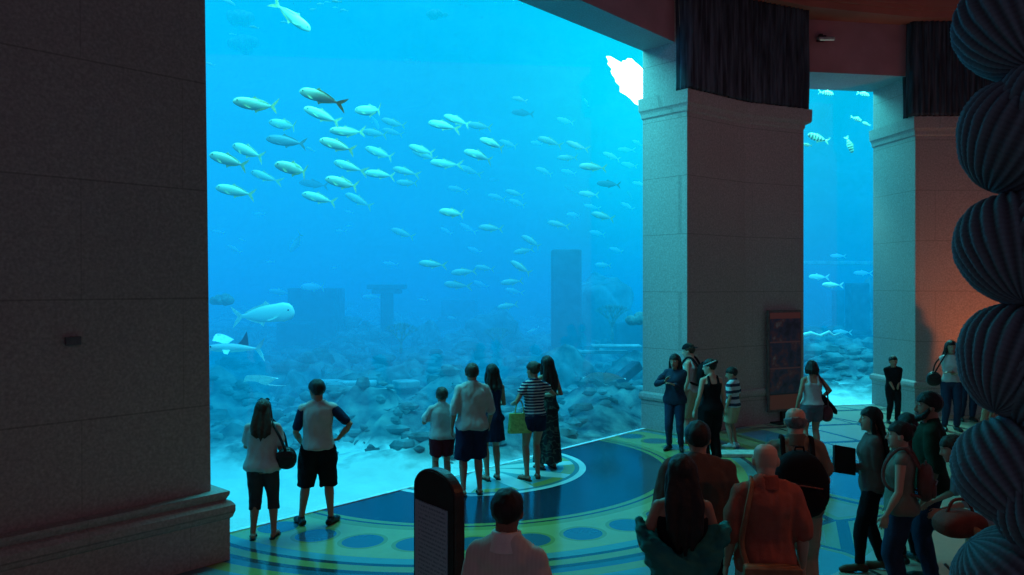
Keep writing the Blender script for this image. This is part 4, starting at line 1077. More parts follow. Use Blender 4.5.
def glasses_on_head(p):
    M = p.HM; k = p.k; m = MB()
    for sx in (-1, 1): m.add(ball(M @ V((sx*.032, .055, .125)), (.028, .012, .020)))
    m.add(tube([M @ V((-.07, .0, .115)), M @ V((-.05, .05, .128)), M @ V((.05, .05, .128)), M @ V((.07, .0, .115))], .005, n=6))
    m.v = [v*k for v in m.v]; m.obj('sunglasses', GLASSB, p.root, smooth=True)
def shoulder_bag(p, side, size, zc, mat, label, cat='bag', y=-.02, x=.26, cross=False, name='handbag', anchor=None, rz=0, yb=None):
    """a soft bag hanging at the person's side from a strap over the shoulder"""
    w, d, h = size; c = V((side*x, y, zc)); L = p.W(c); t = empty(name, L, p.root.rotation_euler.z+rz, label, cat)
    vf = puffy(w, d, h); m = MB().add(vf); m.obj('bag_body', mat, t, smooth=True)
    m = MB().add(puffy(w*.9, d*.5, h*.45)); m.v = [v+V((0, (-1 if y < 0 else 1)*d*.38, h*.18)) for v in m.v]; m.obj('flap', mat, t, smooth=True)
    sh = p.sh[0 if (side < 0) != cross else 1].lerp(p.neck, .3)+V((0, 0, .065))
    yf, yb_ = .15, -.16
    a = c+V((0, .06, h*.42)); b = c+V((0, -.06, h*.42))
    tb = sh.lerp(a, .5)+V((side*.0, .10, 0)); tc = sh.lerp(b, .5)+V((side*.0, -.09, 0))
    if not cross: tb.x = side*max(abs(tb.x), .235); tc.x = side*max(abs(tc.x), .235)
    else: tb.y = .17; tc.y = -.19
    wtube('strap', [p.W(q) for q in (a, tb, sh+V((0, .05, 0)), sh+V((0, -.03, .0)), tc, b)], .011, mat, t, squash=(.6, 1.4))
    return t
def backpack(p, label, size=(.34, .20, .48), z=1.20, mat=BLACKC, cat='backpack', accent=None, y=None, sr=.015):
    w, d, h = size; yy = y if y is not None else -.13-d/2*.9-.02; L = p.W((0, yy, z)); t = empty('backpack', L, p.root.rotation_euler.z, label, cat)
    MB().add(puffy(w, d, h, pw=3)).obj('main_pouch', mat, t, smooth=True)
    m = MB().add(puffy(w*.78, d*.4, h*.48)); m.v = [v+V((0, -d*.47, -h*.16)) for v in m.v]; fp = m.obj('front_pocket', mat, t, smooth=True)
    zp = simple('zip pull', (.3, .3, .32) if not accent else accent, .4, bump=0)
    m = MB().add(tube([(-w*.34, -d*.62, h*.02), (0, -d*.70, h*.06), (w*.34, -d*.62, h*.02)], .006, n=6)); m.obj('zipper', zp, fp, smooth=True)
    m = MB().add(tube([(-.04, .0, h*.47), (-.03, 0, h*.56), (.03, 0, h*.56), (.04, 0, h*.47)], .009, n=8)); m.obj('handle', mat, t, smooth=True)
    for s in (-1, 1):
        sh = p.sh[0 if s < 0 else 1].lerp(p.neck, .35)
        pts = [V((s*w*.25, yy+d*.35, z+h*.40)), sh+V((0, -.05, .075)), sh+V((0, .055, .06)), V((s*.12, .150, 1.30)), V((s*.165, .09, 1.14)), V((s*w*.42, yy+d*.3, z-h*.38))]
        wtube('strap', [p.W(q) for q in pts], sr, mat, t, squash=(.45, 1.4))
    return t

# 1 woman at the glass, far left
x, y = pos(263, 8.85)
p = Person('woman in a loose white tee with sunglasses on her head, back turned, far left', x, y, 6, 1.53, True, 'tan', 'brown', hairstyle='long', nod=8, fat=1.12, hl=(-.12, .30, 1.22), hr=(.14, .26, 1.10), hdl=(.3, .8, .4), feet=((-.12, 0, 0), (.13, .03, 0)), cat='person')
p.shirt(WHITE, .86, .6, .022, .035, wr=.010); p.pants(GREYD, 1.35, .010); p.sandals(SHOEB); glasses_on_head(p)
shoulder_bag(p, 1, (.22, .12, .24), 1.02, LEATHER, 'round black shoulder bag on the arm of the woman far left', x=.30, y=-.06)
# 2 man with dark sleeves
x, y = pos(318, 9.30)
p = Person('man with hand on hip in a white tee with dark sleeves and black shorts', x, y, 10, 1.70, False, 'tan', 'dark', hairstyle='short', yaw=38, tilt=-6, hl=(-.20, .16, .96), hr=(.235, .02, 1.03), pl=(-.6, -1, 0), pr=(1, -.45, .1), hdr=(-.8, .4, -.3), feet=((-.20, .10, 0), (.15, .06, 0)), turn=25, fat=1.04)
p.shirt(WHITE, .93, 0, .016, .012); p.part('sleeve', [tube([p.sh[0]+V((.01, 0, .005)), p.sh[0].lerp(p.el[0], .75)], [.066, .060], n=14)], NAVYC, wr=.004); p.part('sleeve', [tube([p.sh[1]+V((-.01, 0, .005)), p.sh[1].lerp(p.el[1], .75)], [.066, .060], n=14)], NAVYC, wr=.004)
p.pants(BLACKC, 1.10, .034, 'shorts', .010); p.shoes(SHOEB)
# 3 boy in maroon shorts
x, y = pos(442, 10.9)
p = Person('boy in a white tee and maroon shorts raising a camera', x, y, 16, 1.39, False, 'tan', 'brown', hairstyle='short', fat=1.12, headk=1.14, nod=4, hl=(-.19, .30, 1.22), hr=(-.02, .30, 1.25), hdl=(.5, .5, .6), hdr=(-.5, .5, .6))
p.shirt(WHITE, .90, .6, .02, .03); p.pants(MAROON, .72, .032, 'shorts', .008); p.shoes(SHOEB)
t = empty('camera', p.W((-.13, .39, 1.30)), p.root.rotation_euler.z, 'small dark camera held up by the boy in maroon shorts', 'camera')
MB().box((0, 0, 0), (.10, .035, .062)).obj('camera_body', BLACKM, t, bevel=.006); MB().add(tube([(0, .01, 0), (0, .035, 0)], .02)).obj('lens', GLASSB, t, smooth=True); MB().box((.03, 0, .036), (.02, .02, .008)).obj('shutter_button', SHOEW, t)
# 4 man white tee navy shorts
x, y = pos(472, 10.68)
p = Person('tall young man in a plain white tee and navy knee shorts, back turned', x, y, 14, 1.75, False, 'tan', 'brown', hairstyle='short', yaw=-4, feet=((-.12, .0, 0), (.11, .04, 0)), hl=(-.26, .06, .90), hr=(.26, .12, .92), fat=1.05)
p.shirt(WHITE, .88, .62, .022, .025, wr=.010); p.pants(NAVYC, 1.02, .034, 'shorts', .010); p.sandals(SHOEB)
# 5 woman in navy dress
x, y = pos(492, 11.5)
p = Person('slim woman in a short navy dress with dark bobbed hair beside the tall young man', x, y, 20, 1.66, True, 'tan', 'dark', hairstyle='mid', hl=(-.10, .26, 1.2), hr=(.12, .28, 1.14), hdl=(.5, .5, .5), feet=((-.08, 0, 0), (.10, .04, 0)))
p.skirt(NAVYC, z0=.60, flare=.02, name='dress', top=1.44); p.sandals(SHOEB)
# 6 woman striped top with tote
x, y = pos(534, 11.55)
STR = cloth('navy and white striped jersey', (.45, .46, .48), (.02, .03, .07), 'Z', 24, .42)
p = Person('woman with pinned up hair in a striped top and dark shorts', x, y, 22, 1.69, True, 'tan', 'brown', hairstyle='bun', yaw=25, nod=5, hl=(-.26, .20, 1.10), hr=(.22, .28, 1.20), pr=(1, -.4, -.3), hdl=(.3, .8, .2), hdr=(-.8, .5, .2), feet=((-.13, -.02, 0), (.08, .06, 0)), turn=20)
p.shirt(STR, .96, .35, .014, .012); p.pants(NAVYC, .42, .020, 'shorts'); p.sandals(SHOEBR)
L = at(519.5, 423, 11.45); t = empty('tote_bag', L, math.radians(12), 'yellow green tote bag hanging from the arm of the woman in stripes', 'bag')
m = MB().add(loft([(-.14, 0, 0, .165, .055, .055), (-.13, 0, 0, .17, .06, .06), (.12, 0, 0, .150, .035, .035), (.14, 0, 0, .148, .033, .033)], n=28, power=6)); m.obj('bag_body', GREENB, t, smooth=False)
for s in (-1, 1): wtube('handle', [L+V((-.07, s*.03, .12)), L+V((-.03, s*.02, .30)), L+V((.03, s*.02, .30)), L+V((.07, s*.03, .12))], .008, GREENB, t)
# 7 woman in long dress
x, y = pos(547, 12.25)
p = Person('woman with very long hair in an ankle length dark dress close to the glass', x, y, 28, 1.71, True, 'tan', 'dark', hairstyle='verylong', yaw=-5, hr=(.16, .22, 1.16), hdr=(-.7, .6, .2))
p.skirt(cloth('dark patterned dress cloth', (.020, .028, .035), (.06, .09, .08), 'Z', 9, .75, .5), z0=.10, flare=.06, name='dress', top=1.44); p.sandals(SHOEB)
# 8 man in front, back of head
x, y = pos(507, 4.14)
p = Person('man in a cream shirt right beside the sign, seen from behind', x, y, -16, 1.75, False, 'brown', 'dark', hairstyle='crop', vox=.0065, fat=.80, yaw=4, headk=.90)
p.shirt(CREAM, .80, .62, .020, .02, wr=.012, collar=PALEC); p.pants(GREYD); p.shoes(SHOEB)
# 9 girl by the pier taking a photo
x, y = pos(675, 13.55)
p = Person('long haired girl in a dark jacket and jeans facing us by the blue lit pier', x, y, 158, 1.63, True, 'tan', 'dark', hairstyle='long', eyes=True, yaw=-8, nod=6, hl=(-.02, .24, 1.22), hr=(.12, .26, 1.28), hdl=(.6, .4, .3), hdr=(-.4, .4, .8), pr=(1, -.3, -.6), turn=14)
p.shirt(cloth('dark blue jacket cloth', (.02, .035, .06)), .84, 1.8, .026, .028, name='jacket'); p.pants(DENIM, 1.95, .010); p.shoes(SHOEB, True)
# 10 man cap backwards
x, y = pos(690, 14.2)
p = Person('young man with a backwards dark cap and white vest against the pier', x, y, 60, 1.76, False, 'light', 'brown', hairstyle='short', eyes=True, yaw=10, nod=10)
p.tank(WHITE); p.pants(BEIGE, 1.05, .03, 'shorts'); p.shoes(SHOEW); p.cap(BLACKC, back=True)
backpack(p, 'dark backpack of the young man with the backwards cap', (.30, .16, .42))
# 11 woman dark tank
x, y = pos(711, 12.5)
p = Person('woman with a white headband in a black tank top and long black trousers', x, y, 18, 1.64, True, 'light', 'dark', hairstyle='bun', yaw=45, nod=6, fat=1.12, hl=(-.27, .06, .90))
p.tank(BLACKC, .86); p.pants(BLACKC, 1.97, .03)
M = p.HM; m = MB(); ring = [M @ V((.082*math.cos(a)*1.04, -.012+.10*math.sin(a)*1.04, .06-.035*math.sin(a))) for a in [2*PI*k/24 for k in range(25)]]
m.add(tube(ring, .011, n=8)); m.v = [v*p.k for v in m.v]; m.obj('headband', WHITE, p.root, smooth=True); p.shoes(SHOEB)
# 12 boy striped
x, y = pos(733, 13.8)
p = Person('small boy in a striped shirt and pale shorts standing by the pier', x, y, 50, 1.37, False, 'tan', 'dark', hairstyle='short', headk=1.12, yaw=30, nod=12, eyes=True)
p.shirt(cloth('white and dark banded shirt', (.40, .50, .52), (.03, .04, .07), 'Z', 9, .55), .90, .6, .02, .02); p.pants(BEIGE, .85, .03, 'shorts'); p.shoes(SHOEW)
# 13 woman white tank
x, y = pos(812, 13.0)
p = Person('woman in a white tank top and grey shorts, back turned, at the narrow window', x, y, 4, 1.57, True, 'tan', 'dark', hairstyle='bob', fat=1.12, hl=(-.27, .04, .90), hr=(.25, .20, 1.05), hdr=(.3, .8, .1), pr=(1, -.6, 0))
p.tank(WHITE, .96); p.pants(cloth('grey shorts cloth', (.11, .11, .13)), .60, .022, 'shorts'); p.sandals(SHOEB)
t = shoulder_bag(p, 1, (.20, .12, .26), .78, simple('dark red bag leather', (.10, .02, .03), .5), 'dark red shoulder bag at the hip of the woman in the white tank top', x=.30, y=.06)
m = fuse([tube([p.W((.26, .13, 1.06)), p.W((.33, .17, .98)), p.W((.44, .12, .86)), p.W((.50, .10, .78))], [.05, .065, .055, .03], n=12), tube([p.W((.25, .2, 1.07)), p.W((.32, .28, .96)), p.W((.36, .24, .80))], [.045, .05, .03], n=12)], .012, 3); wrinkle(m, .012, 12, 12, 4)
o = meshobj('jacket', m, BLACKC); tag(o, 'folded dark jacket over the forearm of the woman in the white tank top', 'jacket')
# 14 boy in black at the reveal
x, y = pos(893, 16.2)
p = Person('boy all in black standing against the pale blue lit reveal of the narrow window', x, y, 176, 1.35, False, 'tan', 'dark', hairstyle='short', headk=1.13, eyes=True, hl=(-.05, .17, .93), hr=(.05, .18, .92), hdl=(.6, .2, -.6), hdr=(-.6, .2, -.6))
p.shirt(BLACKC, .90, .7, .02, .02); p.pants(BLACKC, 1.95, .014); p.shoes(SHOEB)
# 15 woman white top with handbag by orange wall
x, y = pos(951, 15.4)
p = Person('woman in a white top and dark jeans with a shoulder bag, orange wall behind', x, y, 168, 1.73, True, 'tan', 'dark', hairstyle='long', eyes=True, hl=(.06, .22, 1.16), hr=(-.04, .22, 1.12), hdl=(.9, .2, 0), hdr=(-.9, .2, 0))
p.shirt(WHITE, .95, .7, .012, .01); p.pants(DENIM, 1.96, .014); p.shoes(SHOEB)
shoulder_bag(p, 1, (.26, .13, .28), 1.0, LEATHER, 'black handbag on the shoulder of the woman in the white top by the orange wall', x=.31, y=0)
# 16 two more, mostly behind the shells
x, y = pos(967, 16.5)
p = Person('person in dark jeans standing behind the woman in the white top', x, y, 170, 1.70, False, 'tan', 'dark', hairstyle='short'); p.shirt(GREYD, .9, .6, .02, .02); p.pants(DENIM, 1.96, .016); p.shoes(SHOEB)
x, y = pos(988, 15.9)
p = Person('person in beige trousers almost hidden behind the shell column', x, y, 200, 1.68, False, 'tan', 'dark', hairstyle='short'); p.shirt(GREYW, .9, .6, .02, .02); p.pants(BEIGE, 1.96, .016); p.shoes(SHOEBR)
# 17 balding man with backpack
x, y = pos(796, 6.75)
p = Person('man with thinning grey hair carrying a large black backpack', x, y, -14, 1.77, False, 'light', 'grey', hairstyle='balding', vox=.007, nod=10, hr=(.20, .26, 1.0), hl=(-.28, .05, .9), fat=1.08)
p.shirt(cloth('sand coloured shirt', (.17, .155, .12)), .86, .6, .022, .02, wr=.010, collar=cloth('sand collar', (.12, .11, .09))); p.pants(cloth('light trousers', (.30, .25, .2)), 1.96, .02); p.shoes(SHOEB)
backpack(p, 'large rounded black backpack on the back of the man with thinning hair', (.46, .26, .54), 1.17, BLACKC, accent=(.25, .05, .04))
# 18 bald man in salmon shirt with satchel
x, y = pos(766, 5.47)
p = Person('bald man in a salmon shirt with a tan satchel across his back', x, y, -4, 1.72, False, 'light', 'grey', hairstyle=None, vox=.0065, nod=14, fat=1.10, yaw=-10)
p.shirt(cloth('salmon shirt cotton', (.34, .10, .07)), .82, .62, .024, .02, wr=.012, collar=cloth('rust collar', (.26, .07, .05))); p.pants(WHITE, 1.96, .02); p.shoes(SHOEBR)
t = empty('satchel', p.W((-.02, -.235, .86)), p.root.rotation_euler.z, 'tan satchel hanging behind the bald man in the salmon shirt', 'bag')
MB().box((0, 0, 0), (.36, .09, .24)).obj('bag_body', TANL, t, bevel=.02); MB().box((0, -.052, .04), (.37, .02, .15)).obj('flap', TANL, t, bevel=.008); MB().box((0, -.066, -.03), (.03, .012, .04)).obj('buckle', simple('dull brass', (.3, .2, .08), .4, metallic=.8), t)
wtube('strap', [p.W(q) for q in [(-.17, -.20, .95), (-.20, -.16, 1.10), (-.17, -.165, 1.30), (-.12, -.10, 1.475), (-.09, .04, 1.50), (0, .165, 1.30), (.16, .15, 1.05), (.20, -.10, .92), (.14, -.21, .93)]], .014, TANL, t, squash=(.5, 1.3))
# 19 large man in a brown shirt
x, y = pos(698, 5.95)
p = Person('big man in a dull brown shirt behind the woman with the teal shawl', x, y, -6, 1.78, False, 'tan', 'dark', hairstyle='crop', fat=1.28, vox=.007, nod=6)
p.shirt(BROWNC, .80, .65, .03, .03, wr=.012); p.pants(BLACKC, 1.96, .02); p.shoes(SHOEB)
# 20 woman with long hair and teal shawl
x, y = pos(682, 5.25)
ZEB = cloth('zebra patterned skirt cloth', (.45, .42, .36), (.02, .02, .02), 'X', 18, .5, .16)
p = Person('woman with very long dark hair, a teal shawl at her elbows and a zebra skirt', x, y, -4, 1.68, True, 'tan', 'dark', hairstyle='verylong', fat=1.1, vox=.0065, hl=(-.22, .24, 1.05), hr=(.20, .26, 1.06), hdl=(.4, .8, .1), nod=8)
p.tank(BLACKC, .90); p.skirt(ZEB, z1=1.02, z0=.30, flare=.06); p.sandals(SHOEB)
rg = []
for z, r, d in ((.90, .235, .20), (.98, .30, .24), (1.04, .325, .245), (1.10, .31, .225), (1.13, .29, .20)): rg.append((z, 0, 0, r, d*.8, d))
v, f = loft(rg, n=40, power=2.2)
v2 = [V((q.x, q.y, q.z+.20*max(0, -(-abs(q.x)/.3))**2-.10*(1 if q.y < 0 else 0)*(1-min(1, abs(q.x)/.3)))) for q in v]
me = fuse([(v2, f)], .013, 2, p.k); wrinkle(me, .022, 10, 16, 9); meshobj('shawl', me, TEALC, p.root)
t = empty('phone', p.W((-.27, .10, 1.25)), p.root.rotation_euler.z+.4, 'small glowing phone at the left arm of the woman with the teal shawl', 'phone')
MB().box((0, 0, 0), (.062, .01, .035)).obj('phone_case', BLACKM, t, bevel=.003); MB().box((0, -.0065, 0), (.054, .002, .028)).obj('screen', emis('phone screen glow', (.25, .6, .9), 1.2), t)
# 21 woman in profile with boots and dark book
x, y = pos(872, 7.85)
p = Person('long haired woman in profile in a grey cardigan, black trousers and heeled boots', x, y, 78, 1.60, True, 'light', 'dark', hairstyle='verylong', eyes=True, nod=0, vox=.0075, hl=(-.02, .22, 1.12), hr=(.08, .20, 1.04), hdl=(.3, .8, .3), hdr=(-.2, .9, .1), feet=((-.08, .16, 0), (.06, -.10, 0)))
p.shirt(TAUPE, .80, 1.85, .02, .02, name='cardigan'); p.pants(BLACKC, 1.97, .008); p.shoes(SHOEBR, True, 'boot')
t = empty('folder', p.W((-.10, .30, 1.19)), p.root.rotation_euler.z-1.1, 'black folder held out by the woman in the grey cardigan', 'folder')
MB().box((0, 0, 0), (.24, .035, .26), rx=-.25, ry=.2).obj('cover', BLACKM, t, bevel=.006); MB().box((0, .0, .005), (.225, .024, .256), rx=-.25, ry=.2).obj('pages', WHITE, t)
# 22 woman in grey vest
x, y = pos(901, 7.0)
p = Person('bare armed woman in a grey green vest and jeans with pinned up dark hair', x, y, 62, 1.60, True, 'light', 'dark', hairstyle='bun', eyes=True, vox=.007, fat=1.15, yaw=8, hl=(-.24, .12, .90), hr=(.26, .10, .90), hdl=(0, .2, -1), hdr=(0, .2, -1))
p.shirt(cloth('grey green vest cloth', (.16, .17, .14)), .90, 0, .014, .016, name='vest'); p.pants(DENIM, 1.96, .014); p.shoes(SHOEB)
backpack(p, 'small dusky pink backpack of the woman in the grey green vest', (.26, .13, .32), 1.20, simple('dusky pink canvas', (.13, .06, .055), .8), sr=.010)
# 23 bearded man dark green shirt
x, y = pos(930, 7.45)
p = Person('bearded man in a dark green shirt in profile behind the women on the right', x, y, 66, 1.80, False, 'tan', 'dark', hairstyle='short', eyes=True, vox=.0075, yaw=14, fat=1.06)
p.shirt(OLIVE, .86, .62, .022, .02); p.pants(DENIM, 1.96, .018); p.shoes(SHOEB)
M = p.HM; P = [tube([M @ V((-.066, .02, -.03)), M @ V((-.055, .055, -.075)), M @ V((0, .082, -.102)), M @ V((.055, .055, -.075)), M @ V((.066, .02, -.03))], [.020, .028, .030, .028, .020], n=10), tube([M @ V((-.068, .0, .01)), M @ V((-.062, .035, -.05))], [.014, .022], n=8), tube([M @ V((.068, .0, .01)), M @ V((.062, .035, -.05))], [.014, .022], n=8), tube([M @ V((-.028, .088, -.048)), M @ V((0, .094, -.042)), M @ V((.028, .088, -.048))], .007, n=8)]
me = fuse(P, .006, 1, p.k); wrinkle(me, .003, 60, 60); meshobj('beard', me, HAIR['dark'], p.root)
# 24 woman beyond with curly bun
x, y = pos(908, 8.1)
p = Person('short woman whose curly dark hair shows between the vest wearer and the bearded man', x, y, 20, 1.50, True, 'tan', 'dark', hairstyle='bob')
p.shirt(MAROON, .86, .6, .02, .02); p.pants(BLACKC, 1.96, .014); p.shoes(SHOEB)
# 25 stooping person with stroller
x, y = pos(985, 6.9)
p = Person('stooping person in a pale blue grey shirt half hidden by the shell column', x, y, 75, 1.55, True, 'light', 'brown', hairstyle='mid', lean=28, nod=15, hl=(-.16, .42, .98), hr=(.18, .42, .98), hdl=(0, .8, -.5), hdr=(0, .8, -.5))
p.shirt(cloth('pale blue grey cotton', (.34, .38, .44)), .88, .7, .02, .02); p.pants(BEIGE, 1.96, .02); p.shoes(SHOEW)
# stroller
sx, sy = pos(968, 6.05); t = empty('stroller', (sx, sy, 0), math.radians(70), 'folding stroller with a tan seat beside the shell column', 'stroller')
FR = simple('dull steel tube', (.2, .18, .16), .4, metallic=.6)
def L_(*q): return V(q)
for s in (-1, 1):
    m = MB().add(tube([L_(s*.22, .38, .10), L_(s*.22, -.05, .55), L_(s*.22, -.32, 1.02), L_(s*.22, -.42, 1.06)], .014)).add(tube([L_(s*.22, -.36, .10), L_(s*.22, .12, .60)], .012)); m.obj('side_frame', FR, t, smooth=True)
    for yy in (.38, -.36):
        w = MB()
        for k in range(25): pass
        w.add(tube([L_(s*.22+.02*math.copysign(1, s)*0-.018, yy, .09), L_(s*.22+.018, yy, .09)], [.088, .088], n=20, caps=False)); w.obj('wheel', SHOEB, t, smooth=False)
MB().add(tube([L_(-.22, -.42, 1.06), L_(.22, -.42, 1.06)], .016)).obj('push_bar', FR, t, smooth=True)
SEAT = simple('tan canvas seat', (.32, .18, .09), .9, .3)
me = fuse([loft([(.42, 0, .02, .20, .20, .16), (.50, 0, .02, .21, .22, .17)], power=5), tube([L_(0, -.12, .50), L_(0, -.26, .95)], [.16, .17], squash=(.28, 1.15), up=(0, 1, 0))], .014, 3); meshobj('seat', me, SEAT, t)
me = fuse([tube([L_(-.2, -.14, .92), L_(0, .10, 1.0), L_(.2, -.14, .92)], [.06, .07, .06], squash=(.4, 1))], .014, 2); meshobj('hood', me, SEAT, t)
bx, by = pos(960, 6.05); t = empty('duffel_bag', (bx, by, 1.00), math.radians(10), 'rust red bag lying on top of the tan stroller', 'bag')
MB().add(puffy(.38, .26, .20, bot=.95)).obj('bag_body', REDB, t, smooth=True); MB().add(puffy(.30, .05, .12)).obj('side_pocket', REDB, t, smooth=True); bpy.context.view_layer.update()
wtube('handle', [V((bx-.10, by, 1.08)), V((bx-.05, by, 1.17)), V((bx+.05, by, 1.17)), V((bx+.10, by, 1.08))], .012, REDB, t)

# ------------------------------------------------------------------ sign board
def ang_of(a, b): return math.atan2(b.y-a.y, b.x-a.x)
s1, s2 = V((-.615, 5.12)), V((-.335, 4.77)); mid = (s1+s2)/2; az = math.atan2(s2.y-s1.y, s2.x-s1.x)
t = empty('information_sign', (mid.x+.03, mid.y+.03, 0), az, 'arched black information board with a pale text panel beside the man in the cream shirt', 'sign')
W_, H_ = .47, 1.66
def arch(w, h, y0, y1, zb=0, rise=.15):
    prof = [(-w/2, zb), (w/2, zb), (w/2, h-rise)]+[(w/2*math.cos(a), h-rise+rise*math.sin(a)) for a in [PI*k/20 for k in range(1, 20)]]+[(-w/2, h-rise)]
    n = len(prof); v = [V((x, y, z)) for y in (y0, y1) for x, z in prof]
    return v, [tuple(range(n)), tuple(range(2*n-1, n-1, -1))]+[((i+1) % n, i, i+n, (i+1) % n+n) for i in range(n)]
MB().add(arch(W_, H_, -.05, .02)).obj('board', simple('brown black lacquer', (.035, .022, .02), .4), t, bevel=.006)
MB().add(arch(W_-.03, H_-.015, -.056, -.05, .1, .12)).obj('face', BLACKM, t)
MB().box((0, 0, .03), (.60, .34, .06)).obj('base', BLACKM, t, bevel=.01)
pm_, nt, out = nmat('pale text panel'); b = node(nt, 'ShaderNodeBsdfPrincipled'); tc = node(nt, 'ShaderNodeTexCoord'); sp = node(nt, 'ShaderNodeSeparateXYZ'); nt.links.new(tc.outputs['Object'], sp.inputs[0])
ln = mth(nt, 'GREATER_THAN', mth(nt, 'FRACT', mth(nt, 'MULTIPLY', sp.outputs['Z'], 38)), .55)
nz = node(nt, 'ShaderNodeTexNoise'); nz.inputs['Scale'].default_value = 1; mp = node(nt, 'ShaderNodeMapping'); mp.inputs['Scale'].default_value = (90, 1, 38); nt.links.new(tc.outputs['Object'], mp.inputs[0]); nt.links.new(mp.outputs[0], nz.inputs['Vector'])
wd = mth(nt, 'GREATER_THAN', nz.outputs[0], .47); inx = mth(nt, 'LESS_THAN', mth(nt, 'ABSOLUTE', sp.outputs['X']), .155)
tx = mth(nt, 'MULTIPLY', mth(nt, 'MULTIPLY', ln, wd), inx)
nt.links.new(mixc(nt, mth(nt, 'MULTIPLY', tx, .8), (.30, .34, .44), (.10, .12, .18)), b.inputs['Base Color']); b.inputs['Roughness'].default_value = .4; nt.links.new(b.outputs[0], out.inputs[0])
MB().box((-.015, -.060, .88), (.36, .008, 1.12)).obj('text_panel', pm_, t)

# ------------------------------------------------------------------ poster on the middle pier
a, b2 = V((4.65, 15.96)), V((6.05, 16.6)); ang = math.atan2(b2.y-a.y, b2.x-a.x); n_ = V((math.sin(ang), -math.cos(ang)))
c0 = a.lerp(b2, .60)+n_*.10; 
t = empty('poster', (c0.x, c0.y, .5), ang, 'framed poster with dark pictures and a red foot leaning on the pier', 'poster')
MB().box((0, .0, .765), (.88, .05, 2.05)).obj('frame', simple('grey brown frame', (.12, .09, .09), .6), t, bevel=.008)
pp, nt, out = nmat('poster print'); b = node(nt, 'ShaderNodeBsdfPrincipled'); tc = node(nt, 'ShaderNodeTexCoord'); sp = node(nt, 'ShaderNodeSeparateXYZ'); nt.links.new(tc.outputs['Object'], sp.inputs[0])
nz = node(nt, 'ShaderNodeTexNoise'); nz.inputs['Scale'].default_value = 5; nz.inputs['Detail'].default_value = 6; nt.links.new(tc.outputs['Object'], nz.inputs['Vector'])
pic = ramp(nt, nz.outputs[0], [(.35, (.01, .02, .04)), (.5, (.04, .05, .10)), (.6, (.16, .05, .06)), (.7, (.25, .22, .22))])
z = sp.outputs['Z']
c = pic
for z0, z1, col in ((-.3, .08, (.40, .07, .05)), (.08, .11, (.02, .02, .03)), (.60, .63, (.3, .1, .1)), (1.13, 1.16, (.3, .1, .1)), (1.62, 2, (.45, .10, .08))):
    c = mixc(nt, mth(nt, 'MULTIPLY', mth(nt, 'GREATER_THAN', z, z0), mth(nt, 'LESS_THAN', z, z1)), c, col)
nt.links.new(c, b.inputs['Base Color']); b.inputs['Roughness'].default_value = .35; nt.links.new(b.outputs[0], out.inputs[0])
MB().box((0, -.030, .765), (.80, .01, 1.95)).obj('print', pp, t)
MB().box((0, .03, -.38), (.10, .06, .24)).box((0, .0, -.485), (.6, .3, .03)).obj('stand', BLACKM, t)
# small plaque on the left pier
pz = V((-3.06, 8.15))+V((-.661, -.750))*1.32; nn = V((.75, -.661))
o = MB().box((0, 0, 0), (.13, .03, .075)).obj('wall_socket', simple('grey switch plate', (.10, .11, .12), .5), loc=(pz.x+nn.x*.01, pz.y+nn.y*.01, 2.8-.50), bevel=.006); o.rotation_euler = (0, 0, math.atan2(.75, .661)); tag(o, 'small dark plate on the dark left pier', 'plate')
# low stone bench slab and dark edge on the floor by the pier boy
o = MB().box((0, 0, .03), (1.5, .35, .06)).obj('floor_plate', simple('pale stone kerb', (.42, .42, .36), .6), loc=(*pos(742, 13.15), 0), bevel=.01); tag(o, 'low pale slab on the floor next to the striped shirt boy', 'slab')

# ------------------------------------------------------------------ shell column in front
def shell_mat():
    m, nt, out = nmat('ribbed grey blue shell'); b = node(nt, 'ShaderNodeBsdfPrincipled'); tc = node(nt, 'ShaderNodeTexCoord')
    nz = node(nt, 'ShaderNodeTexNoise'); nz.inputs['Scale'].default_value = 14; nz.inputs['Detail'].default_value = 5; nt.links.new(tc.outputs['Object'], nz.inputs['Vector'])
    at_ = node(nt, 'ShaderNodeAttribute'); at_.attribute_name = 'rib'
    c = mixc(nt, at_.outputs['Fac'], (.022, .045, .06), (.12, .25, .31)); c = mixc(nt, mth(nt, 'MULTIPLY', nz.outputs[0], .5), c, (.09, .10, .11))
    nt.links.new(c, b.inputs['Base Color']); b.inputs['Roughness'].default_value = .75
    bp = node(nt, 'ShaderNodeBump'); bp.inputs['Strength'].default_value = .5; bp.inputs['Distance'].default_value = .01; nt.links.new(nz.outputs[0], bp.inputs['Height']); nt.links.new(bp.outputs[0], b.inputs['Normal'])
    nt.links.new(b.outputs[0], out.inputs[0]); return m
SHM = shell_mat()
def shell_mesh():
    v = []; f = []; nu, nv = 168, 90; rib = []
    for i in range(nv+1):
        th = PI*i/nv
        for k in range(nu):
            ph = 2*PI*k/nu; r = .5+.5*math.cos(ph*26); sc = .5+.5*math.sin(th*64+ph*0)
            env = math.sin(th)**.7
            rr = 1+env*(.075*(r**.7-.5))+.012*sc*env*(.4+r)+.02*noise.noise(V((math.cos(ph)*2, math.sin(ph)*2, th*3)))
            # teardrop: the hinge end is pinched
            w = math.sin(th)*(1-.16*math.cos(th)); 
            v.append(V((rr*w*math.cos(ph), rr*w*math.sin(ph), rr*(-math.cos(th))*1.02))); rib.append(min(1, r*.8+.2*sc))
    for i in range(nv):
        for k in range(nu): f.append((i*nu+k, i*nu+(k+1) % nu, (i+1)*nu+(k+1) % nu, (i+1)*nu+k))
    me = mk('shell', (v, f), SHM); a = me.attributes.new('rib', 'FLOAT', 'POINT'); a.data.foreach_set('value', rib); return me
SME = shell_mesh(); DS = 3.5
